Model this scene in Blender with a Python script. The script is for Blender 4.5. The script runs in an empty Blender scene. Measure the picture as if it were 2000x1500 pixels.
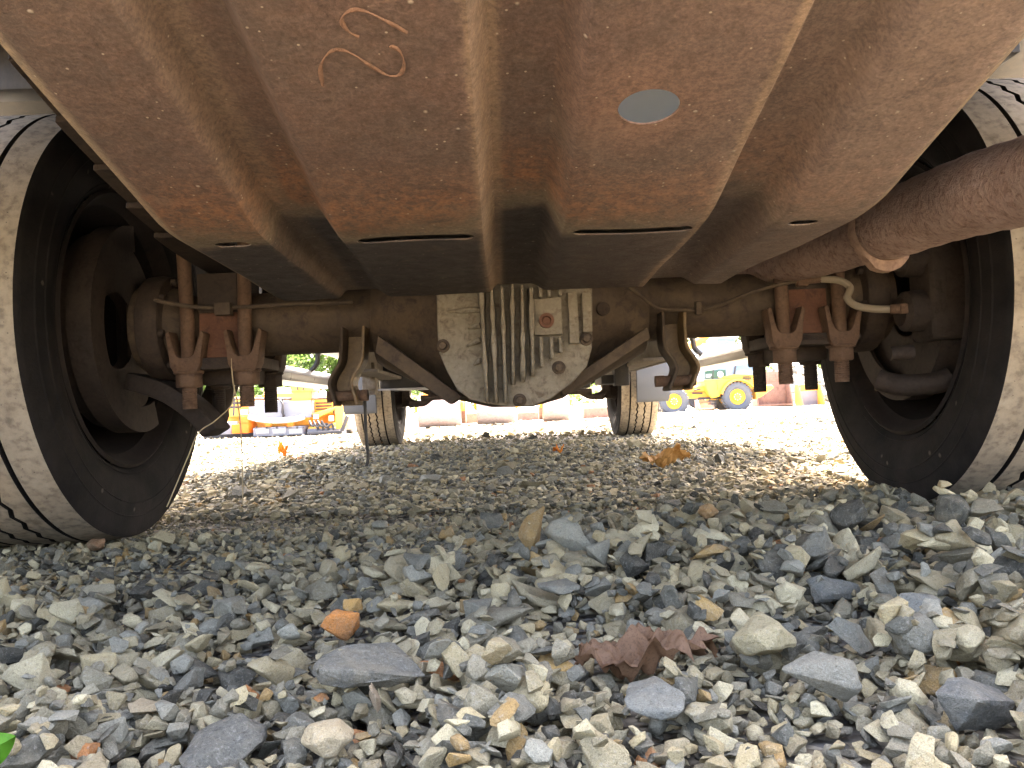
import bpy, bmesh, math, random
import numpy as np
from mathutils import Vector, Matrix, noise

R = math.radians
sc = bpy.context.scene
col = sc.collection

# ------------------------------------------------------------------ camera
FPX, VX, VY, ROLL, H = 1650.0, 981.0, 795.5, R(2.38), 0.219
def _cam_axes():
    Y = Vector((VX - 1000, -(VY - 750), -FPX)).normalized()
    Z = Vector((-math.sin(ROLL), math.cos(ROLL), 0)); Z = (Z - Y * Z.dot(Y)).normalized()
    X = Y.cross(Z)
    return Matrix((X, Y, Z))
CM = _cam_axes()
cam_d = bpy.data.cameras.new("camera")
cam_d.sensor_width = 36.0
cam_d.lens = 36.0 * FPX / 2000.0
cam_d.clip_start = 0.02
cam_d.clip_end = 600
cam = bpy.data.objects.new("camera", cam_d)
col.objects.link(cam)
cam.matrix_world = Matrix.Translation((0, 0, H)) @ CM.to_4x4()
sc.camera = cam

# ------------------------------------------------------------------ light
SUN_TO = Vector((0.16, 0.72, 1.0)).normalized()
el = math.asin(SUN_TO.z)
az = math.atan2(SUN_TO.x, SUN_TO.y)
w = bpy.data.worlds.new("World"); sc.world = w; w.use_nodes = True
wn = w.node_tree.nodes; wl = w.node_tree.links
for n in list(wn): wn.remove(n)
sky = wn.new("ShaderNodeTexSky"); sky.sky_type = 'NISHITA'; sky.sun_disc = False
sky.sun_elevation = el; sky.sun_rotation = az
sky.air_density = 0.7; sky.dust_density = 7.0; sky.ozone_density = 0.4
bg = wn.new("ShaderNodeBackground"); bg.inputs[1].default_value = 0.15
wo = wn.new("ShaderNodeOutputWorld")
wl.new(sky.outputs[0], bg.inputs[0]); wl.new(bg.outputs[0], wo.inputs[0])
sd = bpy.data.lights.new("sun", 'SUN'); sd.energy = 4.6; sd.angle = R(0.53); sd.color = (1.0, 0.97, 0.94)
so = bpy.data.objects.new("sun", sd); col.objects.link(so)
so.rotation_euler = SUN_TO.to_track_quat('Z', 'Y').to_euler()
so.location = (5, 8, 12)
vs = sc.view_settings
vs.view_transform = 'Standard'; vs.look = 'None'; vs.exposure = 4.3; vs.gamma = 1.0; vs.use_curve_mapping = False
vs.use_white_balance = True; vs.white_balance_temperature = 7500; vs.white_balance_tint = 12   # the camera is balanced for open shade
sc.render.engine = 'CYCLES'
cy = sc.cycles
cy.max_bounces = 7; cy.diffuse_bounces = 5; cy.glossy_bounces = 2; cy.transparent_max_bounces = 8
cy.use_denoising = True; cy.use_adaptive_sampling = True; cy.adaptive_threshold = .015
try:
    cy.denoiser = 'OPENIMAGEDENOISE'; cy.denoising_input_passes = 'RGB_ALBEDO_NORMAL'; cy.denoising_prefilter = 'ACCURATE'
except Exception: pass
cy.sample_clamp_indirect = 6.0

# ------------------------------------------------------------------ helpers: pixels of the photograph -> points in the place
def ray(px, py): return CM @ Vector((px - 1000, -(py - 750), -FPX))
def P(px, py, d):
    v = ray(px, py); return v * (d / v.y) + Vector((0, 0, H))
def G(px, py, z=0.0):
    v = ray(px, py); return v * ((z - H) / v.z) + Vector((0, 0, H))

# ------------------------------------------------------------------ materials
class N:
    def __init__(s, name):
        s.m = bpy.data.materials.new(name); s.m.use_nodes = True
        s.t = s.m.node_tree; s.b = s.t.nodes["Principled BSDF"]
    def n(s, typ, **k):
        x = s.t.nodes.new(typ)
        for a, v in k.items(): setattr(x, a, v)
        return x
    def l(s, a, b): s.t.links.new(a, b)
    def set(s, sock, v):
        if isinstance(v, (int, float)): sock.default_value = v
        elif isinstance(v, (tuple, list)): sock.default_value = v if len(v) == len(sock.default_value) else (*v, 1)
        else: s.l(v, sock)
    def coord(s, kind='Object'):
        if kind == 'World': return s.n("ShaderNodeNewGeometry").outputs['Position']
        return s.n("ShaderNodeTexCoord").outputs[kind]
    def noise(s, scale, detail=6, rough=.6, vec=None, dist=0):
        x = s.n("ShaderNodeTexNoise"); x.inputs['Scale'].default_value = scale; x.inputs['Detail'].default_value = detail
        x.inputs['Roughness'].default_value = rough; x.inputs['Distortion'].default_value = dist
        s.l(vec if vec is not None else s.coord(), x.inputs['Vector']); return x.outputs['Fac']
    def voro(s, scale, vec=None, feature='F1', out='Distance', rnd=1):
        x = s.n("ShaderNodeTexVoronoi", feature=feature); x.inputs['Scale'].default_value = scale
        x.inputs['Randomness'].default_value = rnd
        s.l(vec if vec is not None else s.coord(), x.inputs['Vector']); return x.outputs[out]
    def ramp(s, fac, *stops, interp='LINEAR'):
        x = s.n("ShaderNodeValToRGB"); x.color_ramp.interpolation = interp
        e = x.color_ramp.elements
        while len(e) < len(stops): e.new(0.5)
        for el_, (p, c) in zip(e, stops):
            el_.position = p
            el_.color = (c, c, c, 1) if isinstance(c, (int, float)) else (*c, 1)
        s.l(fac, x.inputs[0]); return x.outputs[0]
    def mix(s, fac, a, b, mode='MIX'):
        x = s.n("ShaderNodeMix", data_type='RGBA', blend_type=mode)
        s.set(x.inputs[0], fac); s.set(x.inputs[6], a); s.set(x.inputs[7], b); return x.outputs[2]
    def math(s, op, a, b=0.0, c=None, clamp=False):
        x = s.n("ShaderNodeMath", operation=op, use_clamp=clamp); s.set(x.inputs[0], a); s.set(x.inputs[1], b)
        if c is not None: s.set(x.inputs[2], c)
        return x.outputs[0]
    def sep(s, v):
        x = s.n("ShaderNodeSeparateXYZ"); s.l(v, x.inputs[0]); return x.outputs
    def bump(s, h, strength=.5, dist=.005):
        x = s.n("ShaderNodeBump"); x.inputs['Strength'].default_value = strength; x.inputs['Distance'].default_value = dist
        s.l(h, x.inputs['Height']); s.l(x.outputs[0], s.b.inputs['Normal'])
    def done(s, c, rough=.7, metal=0.0, spec=.3):
        s.set(s.b.inputs['Base Color'], c); s.set(s.b.inputs['Roughness'], rough); s.set(s.b.inputs['Metallic'], metal)
        s.b.inputs['Specular IOR Level'].default_value = spec
        return s.m

MATS = {}
def rusty(name, a, b, c, scale=18, speck=0.0, bump=.5, bd=.002, rough=.75, spec=.25, fine=140):
    """weathered metal: two tones in patches, a third as blotches, fine grain"""
    k = N(name)
    n1 = k.noise(scale, 8, .65); n2 = k.noise(scale * 2.7, 6, .7, dist=.6); n3 = k.noise(fine, 4, .7)
    cc = k.mix(k.ramp(n1, (.35, 0), (.65, 1)), a, b)
    cc = k.mix(k.ramp(n2, (.50, 0), (.68, 1)), cc, c)
    cc = k.mix(.35, cc, k.ramp(n3, (.3, .25), (.7, 1.0)), 'MULTIPLY')
    if speck:
        v = k.voro(90)
        cc = k.mix(k.ramp(v, (.10 * speck, 1), (.16 * speck, 0)), cc, (.42, .36, .27))
    k.bump(k.math('ADD', k.math('MULTIPLY', n3, .5), n2), bump, bd)
    MATS[name] = k.done(cc, rough, 0, spec); return MATS[name]
def paint(name, c, rough=.45, var=.25, dirt=(.2, .17, .13), spec=.4):
    k = N(name); n1 = k.noise(3.5, 7, .6); n2 = k.noise(22, 6, .7)
    cc = k.mix(k.math('MULTIPLY', k.ramp(n1, (.45, 0), (.75, 1)), var), c, dirt)
    cc = k.mix(.15, cc, k.ramp(n2, (.3, .4), (.7, 1)), 'MULTIPLY')
    MATS[name] = k.done(cc, k.ramp(n2, (.3, rough * .8), (.7, min(1, rough * 1.4))), 0, spec); return MATS[name]

# skid plate: brown primer, orange rust along the bend and round the hole, pale olive dirt beyond it, mud specks
def plate_material():
    k = N("plate_rust"); pos = k.coord('World'); xyz = k.sep(pos)
    n1 = k.noise(7, 9, .62, pos, .4); n2 = k.noise(34, 8, .7, pos, .5); n3 = k.noise(260, 4, .7, pos); n4 = k.noise(85, 5, .7, pos)
    base = k.mix(k.ramp(n1, (.34, 0), (.66, 1)), (.138, .095, .073), (.170, .100, .076))
    base = k.mix(k.ramp(n2, (.42, 0), (.75, .7)), base, (.190, .104, .070))
    y = k.math('ADD', xyz[1], k.math('MULTIPLY', k.math('SUBTRACT', n1, .5), .16))
    olive = k.ramp(y, (.885, 0), (.955, 1)); olive2 = k.ramp(y, (.97, 1), (1.07, 0))
    base = k.mix(k.math('MULTIPLY', k.math('MULTIPLY', olive, olive2), .8), base, (.245, .195, .125))
    base = k.mix(k.ramp(y, (.98, 0), (1.08, .95)), base, (.060, .048, .043))  # darkened front end: grime plus shade painted into the colour
    band = k.math('MULTIPLY', k.ramp(y, (.80, 0), (.89, 1)), k.ramp(y, (.905, 1), (.965, 0)))
    rust = k.math('MULTIPLY', band, k.ramp(n4, (.36, .15), (.60, 1)))
    base = k.mix(rust, base, (.28, .122, .055))
    dx = k.math('SUBTRACT', xyz[0], .139); dy = k.math('SUBTRACT', xyz[1], .731)
    dist = k.math('SQRT', k.math('ADD', k.math('MULTIPLY', dx, dx), k.math('MULTIPLY', dy, dy)))
    ring = k.ramp(k.math('ADD', dist, k.math('MULTIPLY', k.math('SUBTRACT', n2, .5), .05)), (.03, 1), (.085, 0))
    base = k.mix(k.math('MULTIPLY', ring, .5), base, (.29, .145, .09))
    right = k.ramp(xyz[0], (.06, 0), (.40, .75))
    base = k.mix(right, base, (.310, .208, .160))  # right side lightened: stronger light from the right put into the colour
    for xa, xb, amt in ((-.018, .010, .75), (.232, .252, .9), (-.262, -.225, .35)):   # lit groove walls and shoulders, painted as lighter strips
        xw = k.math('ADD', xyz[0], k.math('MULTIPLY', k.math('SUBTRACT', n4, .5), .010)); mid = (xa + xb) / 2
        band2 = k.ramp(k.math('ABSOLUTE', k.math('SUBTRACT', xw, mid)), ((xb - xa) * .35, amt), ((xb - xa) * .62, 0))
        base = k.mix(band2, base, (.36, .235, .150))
    for xe, sg_ in ((-.352, -1), (.418, 1)):   # pale outer rims: rust at left, a painted highlight at right
        ed = k.ramp(k.math('MULTIPLY', k.math('SUBTRACT', k.math('ADD', xyz[0], k.math('MULTIPLY', k.math('SUBTRACT', n4, .5), .02)), xe), sg_), (.0, 0), (.012, .75))
        base = k.mix(ed, base, (.38, .275, .155))
    base = k.mix(.7, base, k.ramp(n3, (.30, .35), (.70, 1.25)), 'MULTIPLY')
    n5 = k.noise(16, 7, .75, pos, 1.2); base = k.mix(k.ramp(n5, (.52, 0), (.66, .55)), base, (.095, .066, .052)); base = k.mix(k.ramp(n5, (.30, .5), (.44, 0)), base, (.235, .150, .105))
    base = k.mix(.55, base, k.ramp(n4, (.3, .5), (.7, 1.25)), 'MULTIPLY')
    v = k.voro(38, pos); vcol = k.voro(38, pos, out='Color'); vs_ = k.sep(vcol)
    sp = k.math('MULTIPLY', k.ramp(v, (.045, 1), (.10, 0)), k.math('GREATER_THAN', vs_[0], .80))
    base = k.mix(k.math('MULTIPLY', sp, .75), base, (.42, .34, .26))
    v3 = k.voro(120, pos); vc3 = k.sep(k.voro(120, pos, out='Color'))
    sp3 = k.math('MULTIPLY', k.ramp(v3, (.10, 1), (.17, 0)), k.math('GREATER_THAN', vc3[0], .86))
    base = k.mix(k.math('MULTIPLY', sp3, .8), base, (.46, .38, .28))
    k.bump(k.math('ADD', k.math('ADD', n3, k.math('MULTIPLY', n4, 1.3)), k.math('MULTIPLY', sp, 1.2)), .45, .0016)
    hs = k.n('ShaderNodeHueSaturation'); hs.inputs['Saturation'].default_value = .92; hs.inputs['Value'].default_value = .86; k.l(base, hs.inputs['Color']); base = hs.outputs[0]
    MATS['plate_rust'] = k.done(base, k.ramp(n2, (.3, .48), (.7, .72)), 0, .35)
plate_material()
rusty('axle_rust', (.072, .052, .038), (.105, .074, .048), (.048, .034, .027), 14, 0, .5, .002)
rusty('dark_rust', (.040, .029, .023), (.062, .043, .032), (.028, .021, .018), 16, 0, .5, .002)
rusty('red_rust', (.125, .055, .034), (.160, .075, .046), (.085, .040, .027), 20, 0, .5, .002)
rusty('bolt_rust', (.125, .072, .046), (.160, .098, .064), (.085, .048, .032), 26, 0, .5, .0015)
rusty('pipe_rust', (.370, .242, .195), (.440, .310, .255), (.220, .125, .095), 34, 0, 1.0, .004, .8, .2)
rusty('pipe_rust_pale', (.26, .165, .12), (.31, .205, .150), (.19, .115, .085), 30)
rusty('cover_alloy', (.195, .166, .122), (.255, .222, .172), (.12, .092, .064), 22, 0, .6, .0025, .8, .2)
rusty('bracket_amber', (.16, .098, .045), (.22, .145, .070), (.09, .055, .032), 18, 0, .4, .0015, .5, .4)
rusty('rotor_brown', (.036, .027, .022), (.050, .037, .030), (.024, .018, .015), 22, 0, .4, .001)
rusty('rim_dark', (.018, .014, .013), (.028, .021, .018), (.013, .011, .010), 14, 0, .3, .001)
rusty('black_frame', (.022, .021, .022), (.035, .032, .030), (.050, .041, .033), 6, 0, .2, .001, .55, .35)
rusty('frame_tan', (.17, .145, .115), (.22, .19, .155), (.12, .10, .08), 9, 0, .3, .001)
rusty('rust_far', (.27, .16, .13), (.32, .21, .17), (.20, .12, .10), 2.5, 0, .3, .01, .8, .2, 30)
rusty('drum_steel', (.44, .34, .30), (.50, .41, .37), (.36, .26, .22), 2.2, 0, .2, .006, .6, .3, 30)
paint('black_plastic', (.012, .012, .014), .35, .3, (.06, .055, .05))
paint('lit_panel_grey', (.66, .68, .66), .5, .15)
paint('step_grey', (.42, .41, .39), .35, .3)
paint('silver', (.35, .36, .38), .3, .2)
paint('guard_grey', (.085, .095, .115), .5, .3)
paint('white_paint', (.72, .72, .70), .35, .12)
paint('cream_hose', (.26, .21, .15), .6, .4)
paint('machine_orange', (.86, .42, .07), .4, .2)
paint('machine_yellow', (.84, .52, .06), .4, .15)
paint('hot_orange', (.80, .16, .01), .5, .1)
paint('machine_grey', (.20, .21, .25), .5, .3)
paint('machine_dark', (.035, .035, .04), .6, .2)
paint('cab_blue', (.16, .22, .32), .3, .15)
paint('sign_green', (.02, .07, .045), .4, .05)
paint('beacon_red', (.65, .06, .04), .4, .05)
paint('bolt_zinc', (.30, .28, .25), .4, .4, (.15, .09, .05))
paint('cable_black', (.025, .024, .023), .6, .3)
paint('dry_string', (.42, .33, .20), .8, .2)
def glass_mat():
    k = N('cab_glass'); n1 = k.noise(4)
    MATS['cab_glass'] = k.done(k.mix(k.ramp(n1, (.4, 0), (.6, .4)), (.10, .17, .24), (.18, .25, .30)), .12, 0, .6)
glass_mat()
def rubber(name, dusty):
    k = N(name); n1 = k.noise(9, 8, .65); n2 = k.noise(60, 6, .7); n3 = k.noise(240, 3, .6)
    if dusty:
        cc = k.mix(k.ramp(n1, (.33, 0), (.66, 1)), (.335, .278, .208), (.430, .368, .282))
        cc = k.mix(k.ramp(n2, (.46, 0), (.64, .7)), cc, (.13, .108, .088))
        v = k.voro(75); cc = k.mix(k.ramp(v, (.05, .8), (.10, 0)), cc, (.07, .062, .055))
        m = k.done(k.mix(.3, cc, k.ramp(n3, (.3, .45), (.7, 1)), 'MULTIPLY'), .9, 0, .15)
    else:
        cc = k.mix(k.ramp(n1, (.38, 0), (.7, 1)), (.009, .0085, .0085), (.026, .022, .020))
        v = k.voro(46); vc = k.sep(k.voro(46, out='Color'))
        sp = k.math('MULTIPLY', k.ramp(v, (.12, 1), (.24, 0)), k.math('GREATER_THAN', vc[0], .93))
        cc = k.mix(k.math('MULTIPLY', sp, .5), cc, (.15, .13, .11))
        m = k.done(cc, .85, 0, .15)
    k.bump(k.math('ADD', n2, k.math('MULTIPLY', n3, .6)), .4, .0015)
    MATS[name] = m
rubber('tread_dust', True); rubber('sidewall', False)

def stone_material(name, per_object):
    k = N(name)
    vec = k.coord('World')
    if per_object: c0 = k.n("ShaderNodeObjectInfo").outputs['Color']
    else: c0 = k.n("ShaderNodeAttribute", attribute_name='stone_colour').outputs['Color']
    n1 = k.noise(70, 5, .65, vec, .6); n2 = k.noise(330, 4, .72, vec); n3 = k.noise(1100, 2, .7, vec); n4 = k.noise(28, 2, .6, vec)
    c = k.mix(k.ramp(n1, (.38, .0), (.66, .5)), c0, k.mix(.55, c0, (.33, .29, .21)))
    c = k.mix(k.ramp(n2, (.54, 0), (.70, .38)), c, (.42, .40, .35))
    c = k.mix(k.ramp(n2, (.30, .75), (.43, 0)), c, k.mix(1.0, c, (.38, .37, .36), 'MULTIPLY'))
    c = k.mix(k.ramp(n4, (.56, 0), (.70, .35)), c, (.30, .25, .165))
    c = k.mix(.55, c, k.ramp(n3, (.28, .40), (.72, 1.30)), 'MULTIPLY')
    k.bump(k.math('ADD', k.math('ADD', k.math('MULTIPLY', n2, .9), k.math('MULTIPLY', n3, .3)), k.math('MULTIPLY', n1, 2.2)), .9, .0022)
    MATS[name] = k.done(c, .85, 0, .25)
stone_material('stone_object', True); stone_material('stone_mass', False)

def ground_material():
    k = N('gravel_bed'); pos = k.coord('World')
    v1 = k.voro(75, pos, out='Color'); d1 = k.voro(75, pos); n1 = k.noise(2.2, 5, .6, pos); n2 = k.noise(60, 6, .7, pos)
    h = k.sep(v1)[0]
    c = k.ramp(h, (.0, (.09, .09, .088)), (.35, (.17, .165, .15)), (.6, (.25, .22, .165)), (.85, (.32, .28, .20)), (1.0, (.44, .41, .34)))
    far_ = k.ramp(k.math('MULTIPLY', k.sep(pos)[1], .05), (.22, 0), (.5, .8)); c = k.mix(far_, c, (.44, .41, .35))  # paler with distance: sun glare on the open yard put into the colour
    c = k.mix(k.ramp(n1, (.4, 0), (.7, .5)), c, (.28, .25, .20))
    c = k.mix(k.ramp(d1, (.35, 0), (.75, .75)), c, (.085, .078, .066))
    c = k.mix(.4, c, k.ramp(n2, (.3, .45), (.7, 1.1)), 'MULTIPLY')
    k.bump(k.math('SUBTRACT', k.math('MULTIPLY', n2, .3), d1), .9, .012)
    MATS['gravel_bed'] = k.done(c, .9, 0, .2)
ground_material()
def leafy(name, a, b, c, scale=3.0, trans=.25):
    k = N(name); n1 = k.noise(scale, 4, .6, k.coord('World')); n2 = k.noise(scale * 9, 3, .6, k.coord('World'))
    cc = k.mix(k.ramp(n1, (.36, 0), (.64, 1)), a, b); cc = k.mix(k.ramp(n2, (.5, 0), (.7, .8)), cc, c)
    m = k.done(cc, .6, 0, .3)
    k.b.inputs['Transmission Weight'].default_value = 0
    tr = k.n("ShaderNodeBsdfTranslucent"); k.l(cc, tr.inputs[0])
    ms = k.n("ShaderNodeMixShader"); ms.inputs[0].default_value = trans
    out = k.t.nodes["Material Output"]; k.l(k.b.outputs[0], ms.inputs[1]); k.l(tr.outputs[0], ms.inputs[2]); k.l(ms.outputs[0], out.inputs[0])
    MATS[name] = m
leafy('foliage', (.055, .105, .022), (.085, .150, .030), (.12, .19, .05), .6, .3)
leafy('leaf_green', (.06, .20, .012), (.08, .25, .018), (.05, .16, .012), 40, .35)
leafy('leaf_brown', (.140, .072, .036), (.185, .102, .056), (.078, .040, .020), 60, .15)
leafy('leaf_tan', (.48, .26, .08), (.56, .34, .13), (.36, .18, .06), 40, .25)
leafy('leaf_orange', (.70, .20, .02), (.75, .28, .03), (.55, .13, .02), 40, .3)
rusty('bark', (.20, .17, .13), (.30, .27, .22), (.12, .10, .08), 5, 0, .6, .02, .9, .1, 40)

# ------------------------------------------------------------------ mesh building
class MB:
    def __init__(s): s.v = []; s.f = []; s.mi = []
    def add(s, vs_, fs, mi=0):
        o = len(s.v); s.v += [tuple(v) for v in vs_]; s.f += [tuple(i + o for i in f) for f in fs]; s.mi += [mi] * len(fs); return s
    def box(s, c, size, rot=None, mi=0, taper=1.0):
        hx, hy, hz = (q / 2 for q in size); vs_ = []
        for z in (-1, 1):
            t = taper if z > 0 else 1
            for x, y in ((-1, -1), (1, -1), (1, 1), (-1, 1)):
                p = Vector((x * hx * t, y * hy * t, z * hz))
                if rot is not None: p = rot @ p
                vs_.append(p + Vector(c))
        return s.add(vs_, [(0, 3, 2, 1), (4, 5, 6, 7), (0, 1, 5, 4), (1, 2, 6, 5), (2, 3, 7, 6), (3, 0, 4, 7)], mi)
    def tube(s, path, r, n=12, caps=True, mi=0):
        path = [Vector(p) for p in path]; rs = r if isinstance(r, (list, tuple)) else [r] * len(path)
        rings = []; prev = None
        for i, p in enumerate(path):
            a = path[max(i - 1, 0)]; b = path[min(i + 1, len(path) - 1)]
            t = (b - a).normalized()
            if prev is None:
                u = t.orthogonal().normalized()
            else:
                u = (prev - t * prev.dot(t)).normalized()
            prev = u; w_ = t.cross(u)
            rings.append([p + (u * math.cos(2 * math.pi * k / n) + w_ * math.sin(2 * math.pi * k / n)) * rs[i] for k in range(n)])
        vs_ = [q for rg in rings for q in rg]; fs = []
        for i in range(len(path) - 1):
            for k in range(n):
                a = i * n + k; b = i * n + (k + 1) % n; fs.append((a, b, b + n, a + n))
        if caps: fs.append(tuple(reversed(range(n)))); fs.append(tuple(range((len(path) - 1) * n, len(path) * n)))
        return s.add(vs_, fs, mi)
    def lathe(s, prof, c, axis='X', n=48, a0=0, a1=2 * math.pi, mi=0):
        """prof: list of (along axis, radius)"""
        full = abs(a1 - a0 - 2 * math.pi) < 1e-6; m = n if full else n + 1; vs_ = []
        for k in range(m):
            t = a0 + (a1 - a0) * k / n
            for x, r in prof:
                if axis == 'X': v = (x, r * math.cos(t), r * math.sin(t))
                elif axis == 'Y': v = (r * math.cos(t), x, r * math.sin(t))
                else: v = (r * math.cos(t), r * math.sin(t), x)
                vs_.append(Vector(v) + Vector(c))
        q = len(prof); fs = []
        for k in range(n):
            a = k * q; b = ((k + 1) % m) * q
            for i in range(q - 1): fs.append((a + i, b + i, b + i + 1, a + i + 1))
        return s.add(vs_, fs, mi)
    def extr(s, poly, plane, lo, hi, mi=0):
        """poly of 2-tuples extruded along the third axis; plane 'XZ' (along y), 'YZ' (along x), 'XY' (along z)"""
        def mk(a, b, t): return {'XZ': (a, t, b), 'YZ': (t, a, b), 'XY': (a, b, t)}[plane]
        n = len(poly); vs_ = [mk(a, b, lo) for a, b in poly] + [mk(a, b, hi) for a, b in poly]
        fs = [tuple(range(n)), tuple(reversed(range(n, 2 * n)))]
        for i in range(n): j = (i + 1) % n; fs.append((i, i + n, j + n, j))
        return s.add(vs_, fs, mi)
    def ribbon(s, pts, plane_dir, half, th, mi=0):
        """a bent strap: pts (world) are its middle line, plane_dir the direction of its width"""
        pts = [Vector(p) for p in pts]; d = Vector(plane_dir).normalized(); vs_ = []
        for i, p in enumerate(pts):
            t = (pts[min(i + 1, len(pts) - 1)] - pts[max(i - 1, 0)]).normalized(); nn = t.cross(d).normalized() * th / 2
            vs_ += [p - d * half - nn, p + d * half - nn, p + d * half + nn, p - d * half + nn]
        fs = [(0, 1, 2, 3), tuple(reversed(range(len(vs_) - 4, len(vs_))))]
        for i in range(len(pts) - 1):
            for k in range(4): a = i * 4 + k; b = i * 4 + (k + 1) % 4; fs.append((a, a + 4, b + 4, b))
        return s.add(vs_, fs, mi)
WORLD = {}
def obj(name, mb, mat, parent=None, origin=None, bevel=0.0, smooth=35, segs=2, fix=True):
    vs_ = [Vector(v) for v in mb.v]
    if origin is None:
        lo = Vector([min(v[i] for v in vs_) for i in range(3)]); hi = Vector([max(v[i] for v in vs_) for i in range(3)])
        origin = (lo + hi) / 2
    origin = Vector(origin)
    me = bpy.data.meshes.new(name); me.from_pydata([v - origin for v in vs_], [], mb.f)
    for m in (mat if isinstance(mat, (list, tuple)) else [mat]): me.materials.append(MATS[m])
    if any(mb.mi): me.polygons.foreach_set('material_index', mb.mi)
    if fix:
        bm = bmesh.new(); bm.from_mesh(me); bmesh.ops.recalc_face_normals(bm, faces=bm.faces)
        if bevel:
            es = [e for e in bm.edges if len(e.link_faces) == 2 and e.calc_face_angle(0) > R(28)]
            if es: bmesh.ops.bevel(bm, geom=es, offset=bevel, segments=segs, affect='EDGES', clamp_overlap=True, profile=.6)
        bm.to_mesh(me); bm.free()
    me.shade_smooth(); me.set_sharp_from_angle(angle=R(smooth))
    return place(name, me, origin, parent)
def place(name, me, origin, parent=None):
    o = bpy.data.objects.new(name, me); col.objects.link(o); WORLD[o.name] = Vector(origin)
    if parent is not None: o.parent = parent; o.location = Vector(origin) - WORLD[parent.name]
    else: o.location = origin
    return o
def thing(name, loc, label, cat, group=None):
    o = bpy.data.objects.new(name, None); col.objects.link(o); o.location = loc; o.empty_display_size = .2
    WORLD[o.name] = Vector(loc); return tag(o, label, cat, group)
def tag(o, label, cat, group=None, kind=None):
    if label: o['label'] = label
    if cat: o['category'] = cat
    if group: o['group'] = group
    if kind: o['kind'] = kind
    return o
def smoothpath(pts, k=6):
    pts = [Vector(p) for p in pts]; out = []
    for i in range(len(pts) - 1):
        p0 = pts[max(i - 1, 0)]; p1 = pts[i]; p2 = pts[i + 1]; p3 = pts[min(i + 2, len(pts) - 1)]
        for j in range(k):
            t = j / k
            out.append(.5 * ((2 * p1) + (p2 - p0) * t + (2 * p0 - 5 * p1 + 4 * p2 - p3) * t * t + (3 * p1 - p0 - 3 * p2 + p3) * t ** 3))
    out.append(pts[-1]); return out
def hexpoly(r, rot=0): return [(r * math.cos(rot + k * math.pi / 3), r * math.sin(rot + k * math.pi / 3)) for k in range(6)]

# ------------------------------------------------------------------ ground
def sstep(a, b, x):
    t = min(1, max(0, (x - a) / (b - a))); return t * t * (3 - 2 * t)
def gz(x, y):
    z = -.10 * sstep(6.5, 13, y) - .09 * sstep(13, 20, y) + 1.2 * sstep(44, 90, y)
    k = sstep(40, 8, y) if y > 8 else 1
    z += k * .012 * noise.noise(Vector((x * 1.7, y * 1.7, 3.1))) * (1 if abs(y) < 8 else 2)
    z += .009 * math.exp(-((x - .42) / .35) ** 2 - ((y - 1.15) / .3) ** 2)
    z += .012 * math.exp(-((x + .38) / .25) ** 2 - ((y - 1.45) / .2) ** 2)
    z -= .012 * math.exp(-((x + .45) / .3) ** 2 - ((y - .8) / .25) ** 2)
    return z
def axis_steps(lo, hi, fine_lo, fine_hi, fine):
    a = list(np.arange(fine_lo, fine_hi + 1e-6, fine)); s = fine; v = fine_hi
    while v < hi: s *= 1.35; v += s; a.append(min(v, hi))
    s = fine; v = fine_lo; pre = []
    while v > lo: s *= 1.35; v -= s; pre.append(max(v, lo))
    return list(reversed(pre)) + a
xs = axis_steps(-160, 160, -3.5, 3.5, .1); ys = axis_steps(-120, 260, -.5, 8, .1)
gm = MB(); gm.v = [(x, y, gz(x, y) - .004 - .012 * sstep(2.35, 2.0, y) * sstep(.05, .25, y) * sstep(1.45, 1.25, abs(x))) for y in ys for x in xs]
nx = len(xs)
gm.f = [(j * nx + i, j * nx + i + 1, (j + 1) * nx + i + 1, (j + 1) * nx + i) for j in range(len(ys) - 1) for i in range(nx - 1)]
gm.mi = [0] * len(gm.f)
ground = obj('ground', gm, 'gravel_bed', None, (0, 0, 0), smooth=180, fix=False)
ground['kind'] = 'structure'

# ------------------------------------------------------------------ truck
X0 = .030
AY, AZ, TR = 1.655, .400, .405      # rear axle
FY = 5.65                            # front axle
truck = thing('truck', (X0, 3.6, 0), 'rusty underside of a truck straddling the gravel, seen from behind its rear axle', 'truck')

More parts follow.
